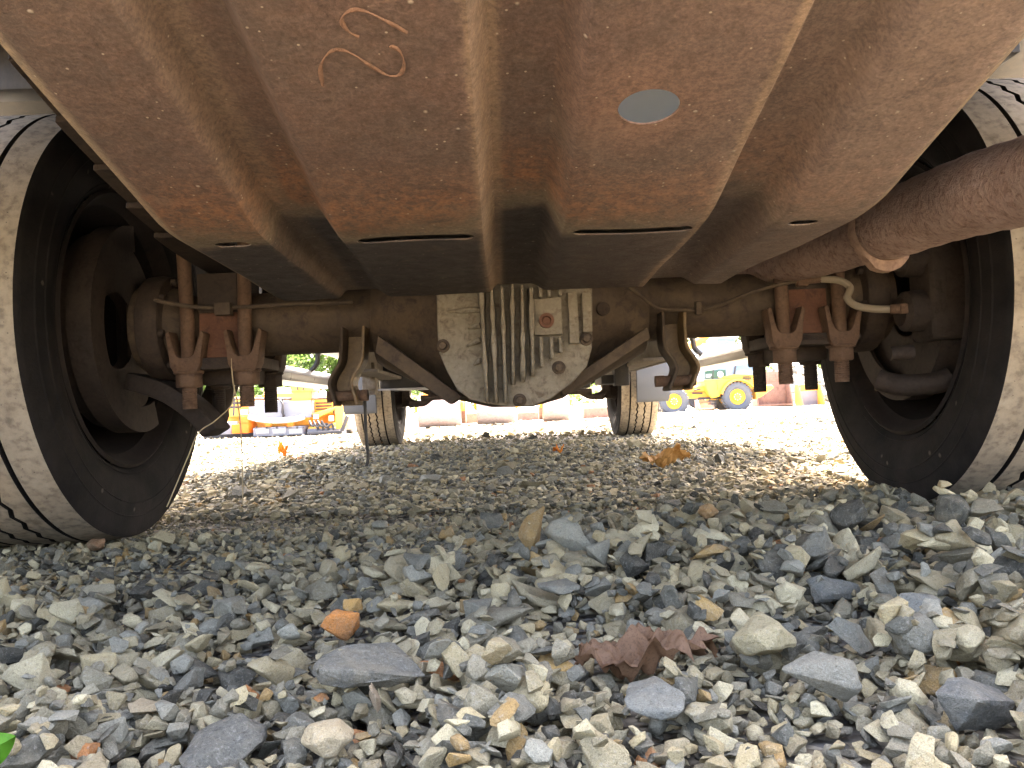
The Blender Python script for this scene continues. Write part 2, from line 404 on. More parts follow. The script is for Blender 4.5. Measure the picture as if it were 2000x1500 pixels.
# --- fuel tank skid plate
def plate_z(y):
    pr = [(.30, .3675), (.40, .342), (.657, .275), (.90, .2118), (.925, .2062), (.95, .2028), (.98, .2010), (1.10, .198), (1.39, .19)]
    for (a, za), (b, zb) in zip(pr, pr[1:]):
        if y <= b + 1e-9: return H + za + (zb - za) * (y - a) / (b - a)
    return H + pr[-1][1]
GROOVES = [(-.262, -.176), (-.014, .080), (.240, .328)]
def groove(x, y):
    g = 0
    for a, b in GROOVES:
        if a < x < b:
            wl_, wr_ = .015, .024
            q1 = min(1, max(0, (x - a) / wl_)); q2 = min(1, max(0, (b - x) / wr_))
            g = min(.35 * q1 + .65 * sstep(0, 1, q1), .35 * q2 + .65 * sstep(0, 1, q2))
    return g * (.033 - .020 * sstep(1.10, 1.39, y))
def plate_mesh():
    ux = {-.368, -.36, .434, .42}
    for a, b in GROOVES:
        for k in range(9): ux.add(round(a + .015 * k / 8, 5)); ux.add(round(b - .024 * k / 8, 5))
    for x in np.arange(-.35, .42, .03):
        if all(abs(x - u) > .006 for u in ux): ux.add(round(float(x), 5))
    ux = sorted(ux)
    vy = sorted(set([round(float(v), 4) for v in np.arange(.53, .90, .037)] + [.885, .90, .912, .925, .937, .95, .965, .98, 1.0] + [round(float(v), 4) for v in np.arange(1.04, 1.38, .035)] + [1.39]))
    top = []; th = .0016
    def pos(x, y):
        t = sstep(.93, 1.39, y)
        xx = x - X0
        sx = 1 - .10 * t if xx > .3 else 1
        if xx > .3: xx = .3 + (xx - .3) * (1 - .55 * t)
        rim = .010 * sstep(.385, .40, abs(x - .033))
        z = plate_z(y) + groove(x, y) + rim + .0022 * noise.noise(Vector((x * 9, y * 7, 1.7)))
        return (xx + X0, y, z)
    m = MB(); lo = [pos(x, y) for y in vy for x in ux]; hi = [(p[0], p[1], p[2] + th) for p in lo]
    q = len(ux); r_ = len(vy); nv = q * r_; fs = []
    for j in range(r_ - 1):
        for i in range(q - 1):
            a = j * q + i; fs.append((a, a + q, a + q + 1, a + 1)); fs.append((a + nv, a + nv + 1, a + nv + q + 1, a + nv + q))
    bd = [j * q for j in range(r_)]
    for j in range(r_ - 1):
        a, b = j * q, (j + 1) * q; fs.append((a, a + nv, b + nv, b)); a, b = j * q + q - 1, (j + 1) * q + q - 1; fs.append((a, b, b + nv, a + nv))
    for i in range(q - 1):
        a = i; fs.append((a, a + 1, a + 1 + nv, a + nv)); a = (r_ - 1) * q + i; fs.append((a, a + nv, a + nv + 1, a + 1))
    m.add(lo + hi, fs); return m
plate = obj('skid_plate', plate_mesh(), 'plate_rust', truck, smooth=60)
def cut_holes():
    cs = []
    def cutter(mb):
        me = bpy.data.meshes.new('cut'); me.from_pydata(mb.v, [], mb.f); bm = bmesh.new(); bm.from_mesh(me)
        bmesh.ops.recalc_face_normals(bm, faces=bm.faces); bm.to_mesh(me); bm.free()
        o = bpy.data.objects.new('cut', me); col.objects.link(o); cs.append(o)
    def slotpoly(x0, x1, y, r): # rounded slot
        pts = []
        for k in range(9): a = -math.pi / 2 + math.pi * k / 8; pts.append((x1 - r + r * math.cos(a), y + r * math.sin(a)))
        for k in range(9): a = math.pi / 2 + math.pi * k / 8; pts.append((x0 + r + r * math.cos(a), y + r * math.sin(a)))
        return pts
    cutter(MB().extr([(.139 + .027 * math.cos(2 * math.pi * k / 32), .731 + .025 * math.sin(2 * math.pi * k / 32)) for k in range(32)], 'XY', .40, .60))
    for x0, x1 in ((-.161, -.025), (.091, .232)): cutter(MB().extr(slotpoly(x0, x1, .985, .0125), 'XY', .35, .55))
    for x0, x1 in ((.343, .378), (-.325, -.284)): cutter(MB().extr(slotpoly(x0, x1, .978, .011), 'XY', .35, .55))
    for c in cs:
        md = plate.modifiers.new('b', 'BOOLEAN'); md.object = c; md.operation = 'DIFFERENCE'; md.solver = 'EXACT'
    bpy.context.view_layer.update()
    dg = bpy.context.evaluated_depsgraph_get(); ev = plate.evaluated_get(dg)
    me = bpy.data.meshes.new_from_object(ev); plate.modifiers.clear()
    plate.data = me; me.name = 'skid_plate'; me.shade_smooth(); me.set_sharp_from_angle(angle=R(50))
    for c in cs: bpy.data.objects.remove(c)
cut_holes()
# rusty scribbles on the plate
def scribble(pix):
    pts = []
    for px, py in pix:
        v = ray(px, py); v = v / v.y; d = .5
        for _ in range(60):
            zz = plate_z(d) - H; d = zz / v.z
        pts.append(Vector((v.x * d, d, plate_z(d) - .0006)))
    return smoothpath(pts, 8)
rusty('mark_rust', (.200, .108, .070), (.235, .130, .085), (.140, .085, .060), 60)
for pix in ([(795, 62), (760, 42), (720, 22), (692, 17), (670, 28), (669, 45), (682, 60), (700, 70)],
            [(630, 165), (626, 130), (640, 103), (662, 95), (690, 104), (725, 128), (758, 145), (782, 143), (789, 122), (780, 98), (762, 88)]):
    m = MB(); m.ribbon(scribble(pix), (0, 1, -.26), .0001, .0001)
    m = MB(); pts = scribble(pix)
    for i in range(len(pts) - 1):
        a, b = pts[i], pts[i + 1]; t = (b - a).normalized(); nn = t.cross(Vector((0, .25, 1))).normalized() * (.0013 + .0008 * math.sin(i * .35))
        z = Vector((0, 0, -.0010))
        m.add([a - nn, a + nn, b + nn, b - nn, a - nn * .6 + z, a + nn * .6 + z, b + nn * .6 + z, b - nn * .6 + z], [(4, 7, 6, 5), (0, 4, 5, 1), (3, 2, 6, 7), (1, 5, 6, 2), (0, 3, 7, 4)])
    o = obj('scribble_mark', m, 'mark_rust', plate, smooth=60)
# fuel tank over the plate
m = MB(); m.extr([(.64, .74), (.70, .66), (.80, .585), (.93, .482), (1.38, .466), (1.40, .70), (.66, .84)], 'YZ', X0 - .37, X0 + .37)
obj('fuel_tank', m, 'black_plastic', truck, bevel=.02)
m = MB(); m.extr([(.63, .72), (.69, .648), (.80, .572), (.905, .486), (.908, .490), (.803, .577), (.693, .653), (.633, .725)], 'YZ', X0 - .34, X0 + .34)
obj('tank_lit_panel', m, 'lit_panel_grey', truck)  # pale panel added so the tank looks lit through the hole

# --- rear axle and differential
def axle_tube(s):
    return MB().lathe([(X0 + s * .215, .074), (X0 + s * .26, .064), (X0 + s * .30, .061), (X0 + s * .62, .061), (X0 + s * .64, .075), (X0 + s * .70, .082), (X0 + s * .72, .082), (X0 + s * .72, 0.0)], (0, AY, AZ), 'X', 40)
axle = obj('axle_tube', axle_tube(-1), 'axle_rust', truck); obj('axle_tube', axle_tube(1), 'axle_rust', truck)
m = MB()   # housing bowl: sections along x
secs = [(-.262, .062), (-.258, .086), (-.24, .098), (-.20, .118), (-.15, .138), (-.10, .165), (-.04, .180), (.04, .182), (.10, .168), (.15, .142), (.20, .118), (.24, .098), (.262, .086), (.266, .062)]
m.lathe([(X0 - .01 + x, r) for x, r in secs], (0, AY, AZ), 'X', 48)
m.lathe([(.0, .0), (.0, .075), (.10, .085), (.24, .07), (.30, .05), (.30, .0)], (X0, AY + .05, AZ + .01), 'Y', 32)
hous = obj('differential_housing', m, 'axle_rust', truck)
# lower webs of the housing, thin rusty flanges left and right of the cover
m = MB(); w1 = [P(740, 655, 1.50), P(905, 775, 1.50), P(880, 790, 1.50), P(735, 690, 1.50)]
m.extr([(p.x, p.z) for p in w1], 'XZ', 1.485, 1.56)
obj('housing_flange', m, 'axle_rust', hous, bevel=.004)
m = MB(); w1 = [P(1262, 640, 1.50), P(1268, 662, 1.50), P(1100, 775, 1.50), P(1090, 755, 1.50)]
m.extr([(p.x, p.z) for p in w1], 'XZ', 1.485, 1.56)
obj('housing_flange', m, 'axle_rust', hous, bevel=.004)
# finned cover
CY = 1.430
def cov(px, py, d=CY): p = P(px, py, d); return (p.x, p.z)
out = [(852, 560), (853, 640), (857, 690), (872, 725), (893, 762), (918, 781), (955, 790), (1000, 795), (1040, 793), (1075, 780), (1118, 748), (1147, 716), (1157, 680), (1158, 600), (1157, 550), (1000, 535)]
m = MB(); m.extr([cov(*q) for q in out], 'XZ', CY, CY + .06)
cover = obj('differential_cover', m, 'cover_alloy', truck, bevel=.006)
rng = random.Random(4)
fins = [(940, 566, 785, 952), (960, 566, 787, 970), (980, 564, 788, 988), (1000, 560, 752, 1002), (1019, 562, 747, 1021), (1036, 566, 735, 1040)]
for x0, y0, y1, x1 in fins:
    m = MB(); pr = []
    a = Vector(cov(x0, y0)); b = Vector(cov(x1, y1)); n = 9; vs_ = []
    for k in range(n + 1):
        q = a.lerp(b, k / n); h_ = .034 * min(1, .35 + (n - k) / 1.6) + rng.uniform(-.0012, .0012); wd = .0036 + (.0022 if rng.random() < .18 else 0)
        vs_.append((q.x, q.y, h_, wd))
    V = []; F = []
    for x, z, h_, wd in vs_: V += [(x - wd * 1.25, CY + .004, z), (x + wd * 1.25, CY + .004, z), (x + wd * .7, CY - h_, z), (x - wd * .7, CY - h_, z)]
    F = [(0, 1, 2, 3), tuple(range(4 * n + 3, 4 * n - 1, -1))]
    for k in range(n):
        for e in range(4): F.append((k * 4 + e, k * 4 + (e + 1) % 4, k * 4 + 4 + (e + 1) % 4, k * 4 + 4 + e))
    m.add(V, F); obj('fin', m, 'cover_alloy', cover, bevel=.0012, segs=1)
for x0, y0, y1 in [(1056, 660, 718), (1076, 660, 702), (1093, 660, 690), (1054, 560, 583), (1071, 560, 582), (1092, 560, 580)]:
    a = cov(x0, y0); b = cov(x0 + 1, y1); m = MB()
    m.box(((a[0] + b[0]) / 2, CY - .008, (a[1] + b[1]) / 2), (.006, .026, abs(a[1] - b[1]))); obj('fin', m, 'cover_alloy', cover, bevel=.0015, segs=1)
for q in ([(873, 609), (938, 606)], [(915, 641), (938, 636)], [(912, 676), (938, 664)], [(925, 712), (940, 704)]):
    a, b = cov(*q[0]), cov(*q[1]); m = MB(); m.tube([(a[0], CY - .001, a[1]), ((a[0] + b[0]) / 2, CY - .006, (a[1] + b[1]) / 2), (b[0], CY - .010, b[1])], [.002, .0045, .005], 8)
    obj('fin', m, 'cover_alloy', cover)
# raised pads: plug boss and the strips at the right
a, b = cov(1040, 586), cov(1098, 655); m = MB(); m.box(((a[0] + b[0]) / 2, CY - .009, (a[1] + b[1]) / 2), (b[0] - a[0], .022, abs(a[1] - b[1]))); obj('plug_boss', m, 'cover_alloy', cover, bevel=.004)
for x0, x1, y0, y1 in ((1107, 1130, 574, 672), (1134, 1156, 574, 650)):
    a, b = cov(x0, y0), cov(x1, y1); m = MB(); m.box(((a[0] + b[0]) / 2, CY - .007, (a[1] + b[1]) / 2), (b[0] - a[0], .020, abs(a[1] - b[1]))); obj('raised_strip', m, 'cover_alloy', cover, bevel=.003)
pc = cov(1066, 629); m = MB(); m.lathe([(CY - .020, .0), (CY - .020, .0125), (CY - .028, .0125), (CY - .028, .0075), (CY - .023, .0065), (CY - .023, 0)], (pc[0], 0, pc[1]), 'Y', 24)
tag(obj('filler_plug', m, 'red_rust', cover), 'round rusty filler plug', None)
for bx_, by_ in ((1145, 662), (1091, 718), (1015, 782), (865, 676)):
    c = cov(bx_, by_); m = MB(); m.extr([(c[0] + x, c[1] + z) for x, z in hexpoly(.0075, .3)], 'XZ', CY - .014, CY + .002)
    m.lathe([(CY - .003, .0), (CY - .003, .0115), (CY + .002, .0115)], (c[0], 0, c[1]), 'Y', 20)
    obj('bolt', m, 'axle_rust', cover, bevel=.001, segs=1)
m = MB(); c = P(1178, 604, 1.52); m.lathe([(1.53, .012), (1.512, .012), (1.512, 0)], (c.x, 0, c.z), 'Y', 18); obj('vent_plug', m, 'dark_rust', hous)

# --- springs, U-bolts, plates
def nut(m, x, y, z0, z1, r): m.extr([(x + a, y + b) for a, b in hexpoly(r, .2)], 'XY', z0, z1)
def spring_pack(s):
    sx = X0 + s * .554
    for k in range(6):
        m = MB(); pts = []; L = .78 - .10 * k
        for j in range(17):
            t = -1 + 2 * j / 16; y = AY + t * L
            pts.append((sx, y, .495 + .011 * (6 - k) + .13 * (t * L / .78) ** 2))
        m.ribbon(pts, (1, 0, 0), .032, .0095); obj('spring_leaf', m, 'dark_rust', truck, bevel=.0015, segs=1)
    m = MB(); m.box((sx, AY, .455), (.075, .15, .075)); m.box((sx, AY, .425), (.090, .11, .03))
    seat = obj('spring_seat', m, 'dark_rust', truck, bevel=.004)
    m = MB(); m.box((sx, AY - .005, .395), (.076, .140, .125), taper=.95); obj('saddle', m, 'red_rust', seat, bevel=.006)
    # spring plate under the axle
    m = MB(); m.box((sx, AY, .322), (.155, .19, .022)); m.box((sx, AY + .02, .300), (.10, .09, .03))
    plate_ = obj('spring_plate', m, 'dark_rust', truck, bevel=.004)
    for dx in (-.053, .053):
        for dy, front in ((-.085, 0), (.075, 1)):
            x, y = sx + dx, AY + dy
            m = MB(); tilt = .004 * (1 if dx > 0 else -1)
            m.tube([(x + tilt, y, .56), (x, y, .40), (x, y, (.240 - .012 * front))], .0128, 16)
            for kk in range(14): m.lathe([(.244 + kk * .0042 - .012 * front, .0126), (.246 + kk * .0042 - .012 * front, .0137), (.2482 + kk * .0042 - .012 * front, .0126)], (x, y, 0), 'Z', 14)
            obj('u_bolt', m, 'bolt_rust' if not front else 'dark_rust', plate_, smooth=50)
            m = MB(); nut(m, x, y, .280, .308, .0245); m.lathe([(.304, 0), (.304, .027), (.310, .027), (.310, 0)], (x, y, 0), 'Z', 20)
            obj('nut', m, 'bolt_rust' if not front else 'dark_rust', plate_, bevel=.002, segs=1)
            # forked clamp that cradles the bolt
            m = MB(); po = [(-.021, .306), (.021, .306), (.028, .320), (.031, .345), (.037, .378), (.030, .384), (.0205, .354), (.0165, .341), (.010, .334), (-.010, .334), (-.0165, .341), (-.0205, .354), (-.027, .384), (-.035, .380), (-.030, .345), (-.028, .320)]
            m.extr([(x + a, b) for a, b in po], 'XZ', y - .021, y + .021)
            obj('clamp_fork', m, 'bolt_rust' if not front else 'dark_rust', plate_, bevel=.004)
    m = MB(); m.box((sx, AY - .088, .324), (.075, .014, .015)); obj('clamp_bar', m, 'bolt_rust', plate_, bevel=.003)
for s in (-1, 1): spring_pack(s)

# --- shock brackets: bent channels hanging under the axle
def shock_bracket(cl, d):
    root = None
    pts = [P(x, y, d) for x, y in cl]
    sp = smoothpath(pts, 5); wd = .017
    m = MB(); m.ribbon([p + Vector((0, .028, 0)) for p in sp], (1, 0, 0), wd, .005)
    root = obj('shock_bracket', m, 'bracket_amber', truck, bevel=.001, segs=1)
    for s in (-1, 1):
        m = MB(); m.ribbon([p + Vector((s * (wd + .003), 0, 0)) for p in sp], (0, 1, 0), .030, .006)
        obj('bracket_flange', m, 'bracket_amber' if s > 0 else 'axle_rust', root, bevel=.0015, segs=1)
    e = sp[-1]; m = MB(); m.tube([e + Vector((-.034, 0, .018)), e + Vector((.036, 0, .018))], .010, 12)
    m.extr([(e.y + a, e.z + .018 + b) for a, b in hexpoly(.012)], 'YZ', e.x + .023, e.x + .036)
    m.extr([(e.y + a, e.z + .018 + b) for a, b in hexpoly(.012)], 'YZ', e.x - .040, e.x - .023)
    obj('bolt', m, 'bolt_rust', root, bevel=.001, segs=1)
shock_bracket([(694, 640), (692, 690), (688, 712), (676, 732), (670, 752), (676, 772), (682, 792)], 1.58)
shock_bracket([(1310, 610), (1312, 660), (1316, 682), (1330, 702), (1337, 720), (1330, 742), (1322, 762)], 1.58)
m = MB(); pts = [P(455, 600, 1.95), P(452, 680, 1.95), P(440, 740, 1.95), P(415, 800, 1.95), P(408, 822, 1.95)]
m.tube(smoothpath(pts, 5), [.026] * 6 + [.034] * 9 + [.040] * 4 + [.036, .02], 20)
obj('shock_absorber', m, 'dark_rust', truck)

# --- wheels
def tyre_mesh():
    m = MB(); n = 216
    # profile (across x, radius, zigzag weight, material): inner side first
    W = .125; prof = []
    side = [(-.098, .262), (-.112, .272), (-.124, .295), (-.131, .322), (-.1305, .345), (-.1265, .368), (-.1225, .384), (-.1215, .392)]
    for x, r in side: prof.append((x, r, 0, 1))
    grooves = [(-.062, 0), (-.017, 1), (.030, 1), (.074, 0)]
    prof += [(-.117, .3985, 0, 0)]
    for g, zz in grooves:
        prof += [(g - .0046, .4045, zz, 0), (g - .0042, .4040, zz, 2), (g - .0030, .3925, zz, 2), (g + .0030, .3925, zz, 2), (g + .0042, .4040, zz, 2), (g + .0046, .4045, zz, 0)]
        prof.append((min(g + .022, .10), .4050, 0, 0))
    prof += [(.117, .3985, 0, 0)]
    for x, r in reversed(side): prof.append((-x, r, 0, 1))
    q = len(prof); V = []
    for k in range(n):
        t = 2 * math.pi * k / n; zz = abs(((k / 4.0) % 1) - .5) * 2 - .5
        for x, r, zw, _ in prof:
            xx = x + zw * zz * .008
            V.append((xx, r * math.cos(t), r * math.sin(t)))
    F = []; MI = []
    for k in range(n):
        a = k * q; b = ((k + 1) % n) * q
        for i in range(q - 1):
            F.append((a + i, b + i, b + i + 1, a + i + 1))
            mi, mj = prof[i][3], prof[i + 1][3]
            MI.append(1 if (mi == 1 or mj == 1) else (1 if (mi == 2 or mj == 2) else 0))
    m.v = V; m.f = F; m.mi = MI
    # raised rings and ribs on the inner sidewall
    for x, r in ((-.1315, .335), (-.1285, .360), (-.117, .279)):
        m.lathe([(x + .002, r - .004), (x - .0006, r), (x + .002, r + .004)], (0, 0, 0), 'X', 96, mi=1)
    return m
_t = obj('tyre', tyre_mesh(), ['tread_dust', 'sidewall'], None, (0, 0, 0), smooth=40)
TYRE = _t.data; bpy.data.objects.remove(_t); WORLD.pop('tyre', None)
def rim_mesh(inset):
    m = MB()
    m.lathe([(-.112, .268), (-.116, .262), (-.110, .256), (-.096, .252), (-.085, .240), (-.060, .236), (-.03, .225), (.02, .222), (.06, .228), (inset - .01, .222), (inset, .20), (inset + .008, .12), (inset + .008, 0)], (0, 0, 0), 'X', 64)
    m.lathe([(.112, .268), (.116, .262), (.110, .256), (.09, .246), (.075, .232), (.06, .228)], (0, 0, 0), 'X', 64)
    return m
_t = obj('rim', rim_mesh(.085), 'rim_dark', None, (0, 0, 0)); RIM = _t.data; bpy.data.objects.remove(_t); WORLD.pop('rim', None)
def wheel(x, y, s, label):
    o = place('wheel', RIM, (x, y, TR - .005), truck); o['label'] = label
    t = place('tyre', TYRE, (x, y, TR - .005), o)
    if s > 0: o.rotation_euler = (0, 0, math.pi)     # inner face points at the middle of the truck
    if s > 0: t.location = (0, 0, 0)
    o.rotation_euler = (R(23 if s > 0 else 71), 0, 0) if s < 0 else (R(12), 0, math.pi)
    return o
HW = .1275
RXL, RXR = -.708 - HW, .767 + HW
# the tread faces outward; mirror so that profile -x is the inner side
def mirrored(o): o.rotation_euler[2] += 0
wheel(RXL, AY, +1, 'left rear wheel with dusty ribbed tread'); wheel(RXR, AY, -1, 'right rear wheel with dusty ribbed tread and mud specks')
wheel(RXL - .285, AY, +1, 'left outer twin rear wheel'); wheel(RXR + .285, AY, -1, 'right outer twin rear wheel')
wheel(-.678 - HW, FY, +1, 'left front wheel'); wheel(.738 + HW, FY, -1, 'right front wheel')

# --- brakes
def brake(s, xin):
    xi = X0 + s * .70
    m = MB(); a0, a1 = (R(100), R(300))
    prof = [(0, .150), (0, .200), (s * .042, .200), (s * .042, .192), (s * .008, .186), (s * .008, .150), (0, .150)]
    if s < 0: m.lathe([(xi + s * .03 + p, r) for p, r in prof], (0, AY, AZ), 'X', 48, R(95), R(292))
    else: m.lathe([(xi + s * .05 + p, r) for p, r in prof], (0, AY, AZ), 'X', 48, R(150), R(420))
    sh = obj('brake_shield', m, 'rotor_brown', truck)
    m = MB(); m.lathe([(xi + s * .075, .075), (xi + s * .075, .188), (xi + s * .10, .188), (xi + s * .10, .075)], (0, AY, AZ), 'X', 64)
    obj('brake_rotor', m, 'rotor_brown', sh)
    # caliper behind the axle
    if s > 0:
        m = MB(); m.box((xi + .085, AY - .155, AZ + .0), (.12, .085, .19)); cal = obj('brake_caliper', m, 'rotor_brown', truck, bevel=.014, segs=3)
        for dz in (.058, -.040):
            m = MB(); m.lathe([(xi - .012, 0), (xi - .012, .026), (xi - .004, .036), (xi + .05, .040)], (0, AY - .155, AZ + dz), 'X', 28); obj('piston_housing', m, 'rotor_brown', cal)
        m = MB(); m.box((xi + .10, AY - .19, AZ + .01), (.085, .008, .20)); 
        obj('caliper_bracket', m, 'dark_rust', cal, bevel=.004)
        for dz in (.055, -.042):
            m = MB(); m.box((xi + .118, AY - .1945, AZ + dz), (.024, .004, .014)); obj('bracket_slot', m, 'black_plastic', cal, bevel=.001, segs=1)
        for px, py in ((1750, 516), (1748, 690)):
            c = P(px, py, AY - .17); m = MB(); m.lathe([(c.x - .01, 0), (c.x - .01, .012), (c.x + .03, .014)], (0, c.y, c.z), 'X', 16); obj('slide_pin', m, 'rotor_brown', cal)
        m = MB(); m.tube(smoothpath([P(1715, 742, AY - .1), P(1760, 752, AY - .12), P(1830, 748, AY - .14), P(1860, 735, AY - .15)], 5), [.020] * 16, 12)
        obj('anchor_arm', m, 'rotor_brown', cal)
    else:
        m = MB(); m.box((xi - .07, AY + .14, AZ + .02), (.11, .085, .17)); cal = obj('brake_caliper', m, 'rotor_brown', truck, bevel=.014, segs=3)
        m = MB(); m.ribbon(smoothpath([P(262, 745, AY), P(330, 765, AY - .02), P(385, 800, AY - .02), P(425, 845, AY)], 4), (0, 1, 0), .045, .034)
        obj('anchor_arm', m, 'rotor_brown', cal, bevel=.006)
brake(-1, 0); brake(1, 0)
# hub flanges on the axle ends
for s in (-1, 1):
    m = MB(); m.lathe([(X0 + s * .655, .062), (X0 + s * .66, .098), (X0 + s * .675, .102), (X0 + s * .70, .100), (X0 + s * .705, .0)], (0, AY, AZ), 'X', 40)
    for k in range(8):
        a = k * math.pi / 4 + .2; m.extr([(AY + .088 * math.cos(a) + p, AZ + .088 * math.sin(a) + q) for p, q in hexpoly(.008)], 'YZ', X0 + s * .65, X0 + s * .662)
    obj('axle_flange', m, 'dark_rust', axle, bevel=.001, segs=1)

# --- lines
m = MB(); m.tube(smoothpath([P(1225, 560, 1.50), P(1246, 572, 1.50), P(1268, 590, 1.51), P(1290, 603, 1.52), P(1330, 605, 1.54), P(1366, 606, 1.55), P(1410, 594, 1.55), P(1470, 570, 1.55), P(1520, 556, 1.55), P(1562, 549, 1.54)], 6), .0038, 8)
obj('brake_line', m, 'axle_rust', axle)
m = MB(); m.box(P(1364, 602, 1.545), (.012, .012, .026)); obj('line_clip', m, 'axle_rust', axle, bevel=.002, segs=1)
m = MB(); m.box(P(1566, 549, 1.54), (.020, .018, .020)); m.tube([P(1556, 549, 1.54), P(1604, 545, 1.54)], .0075, 10); obj('hose_fitting', m, 'bolt_rust', axle, bevel=.002, segs=1)
m = MB(); m.tube(smoothpath([P(1600, 545, 1.54), P(1640, 548, 1.53), P(1660, 562, 1.52), P(1655, 582, 1.51), P(1672, 597, 1.50), P(1705, 603, 1.49), P(1745, 604, 1.48)], 6), .0068, 10)
obj('brake_hose', m, 'cream_hose', axle)
m = MB(); m.tube([P(1738, 604, 1.482), P(1760, 603, 1.475)], .0095, 10); m.box(P(1764, 603, 1.475), (.014, .014, .018)); obj('hose_fitting', m, 'bolt_rust', axle, bevel=.002, segs=1)
m = MB(); m.tube(smoothpath([P(300, 585, 1.52), P(340, 594, 1.53), P(400, 601, 1.54), P(470, 600, 1.55), P(560, 594, 1.55), P(690, 590, 1.55)], 6), .0040, 8)
m.box(P(437, 604, 1.54), (.028, .02, .022)); obj('brake_line', m, 'axle_rust', axle)
# --- exhaust pipe with its clamp
pp = [P(2160, 300, .80), P(2040, 345, .92), P(1930, 373, 1.02), P(1830, 405, 1.14), P(1740, 440, 1.25), P(1650, 475, 1.38), P(1560, 500, 1.52), P(1480, 512, 1.68), P(1400, 515, 1.9)]
sp = smoothpath(pp, 6)
m = MB(); m.tube(sp, [(.051 if i < 25 else .051 - min(1, (i - 24) / 2) * .007) + .0008 * math.sin(i * 2.1) for i in range(len(sp))], 36)
pipe = obj('exhaust_pipe', m, 'pipe_rust', truck, smooth=60)
m = MB(); i = 25; a, b = sp[i - 1], sp[i + 1]; t = (b - a).normalized()
rg = random.Random(2); u = t.orthogonal().normalized(); w_ = t.cross(u); V = []; n = 40
for k in range(n):
    an = 2 * math.pi * k / n; d = u * math.cos(an) + w_ * math.sin(an); down = max(0, -d.z) ** 6
    r0 = .0522 + .014 * down + rg.uniform(0, .0022)
    V += [sp[i] + d * .0512 - t * .010, sp[i] + d * r0 - t * (.005 + rg.uniform(0, .003)), sp[i] + d * (r0 + .001) + t * (.005 + rg.uniform(0, .004)), sp[i] + d * .0435 + t * .014]
F = []
for k in range(n):
    for e in range(3): F.append((k * 4 + e, ((k + 1) % n) * 4 + e, ((k + 1) % n) * 4 + e + 1, k * 4 + e + 1))
m.add(V, F); obj('pipe_collar', m, 'pipe_rust_pale', pipe, smooth=50)

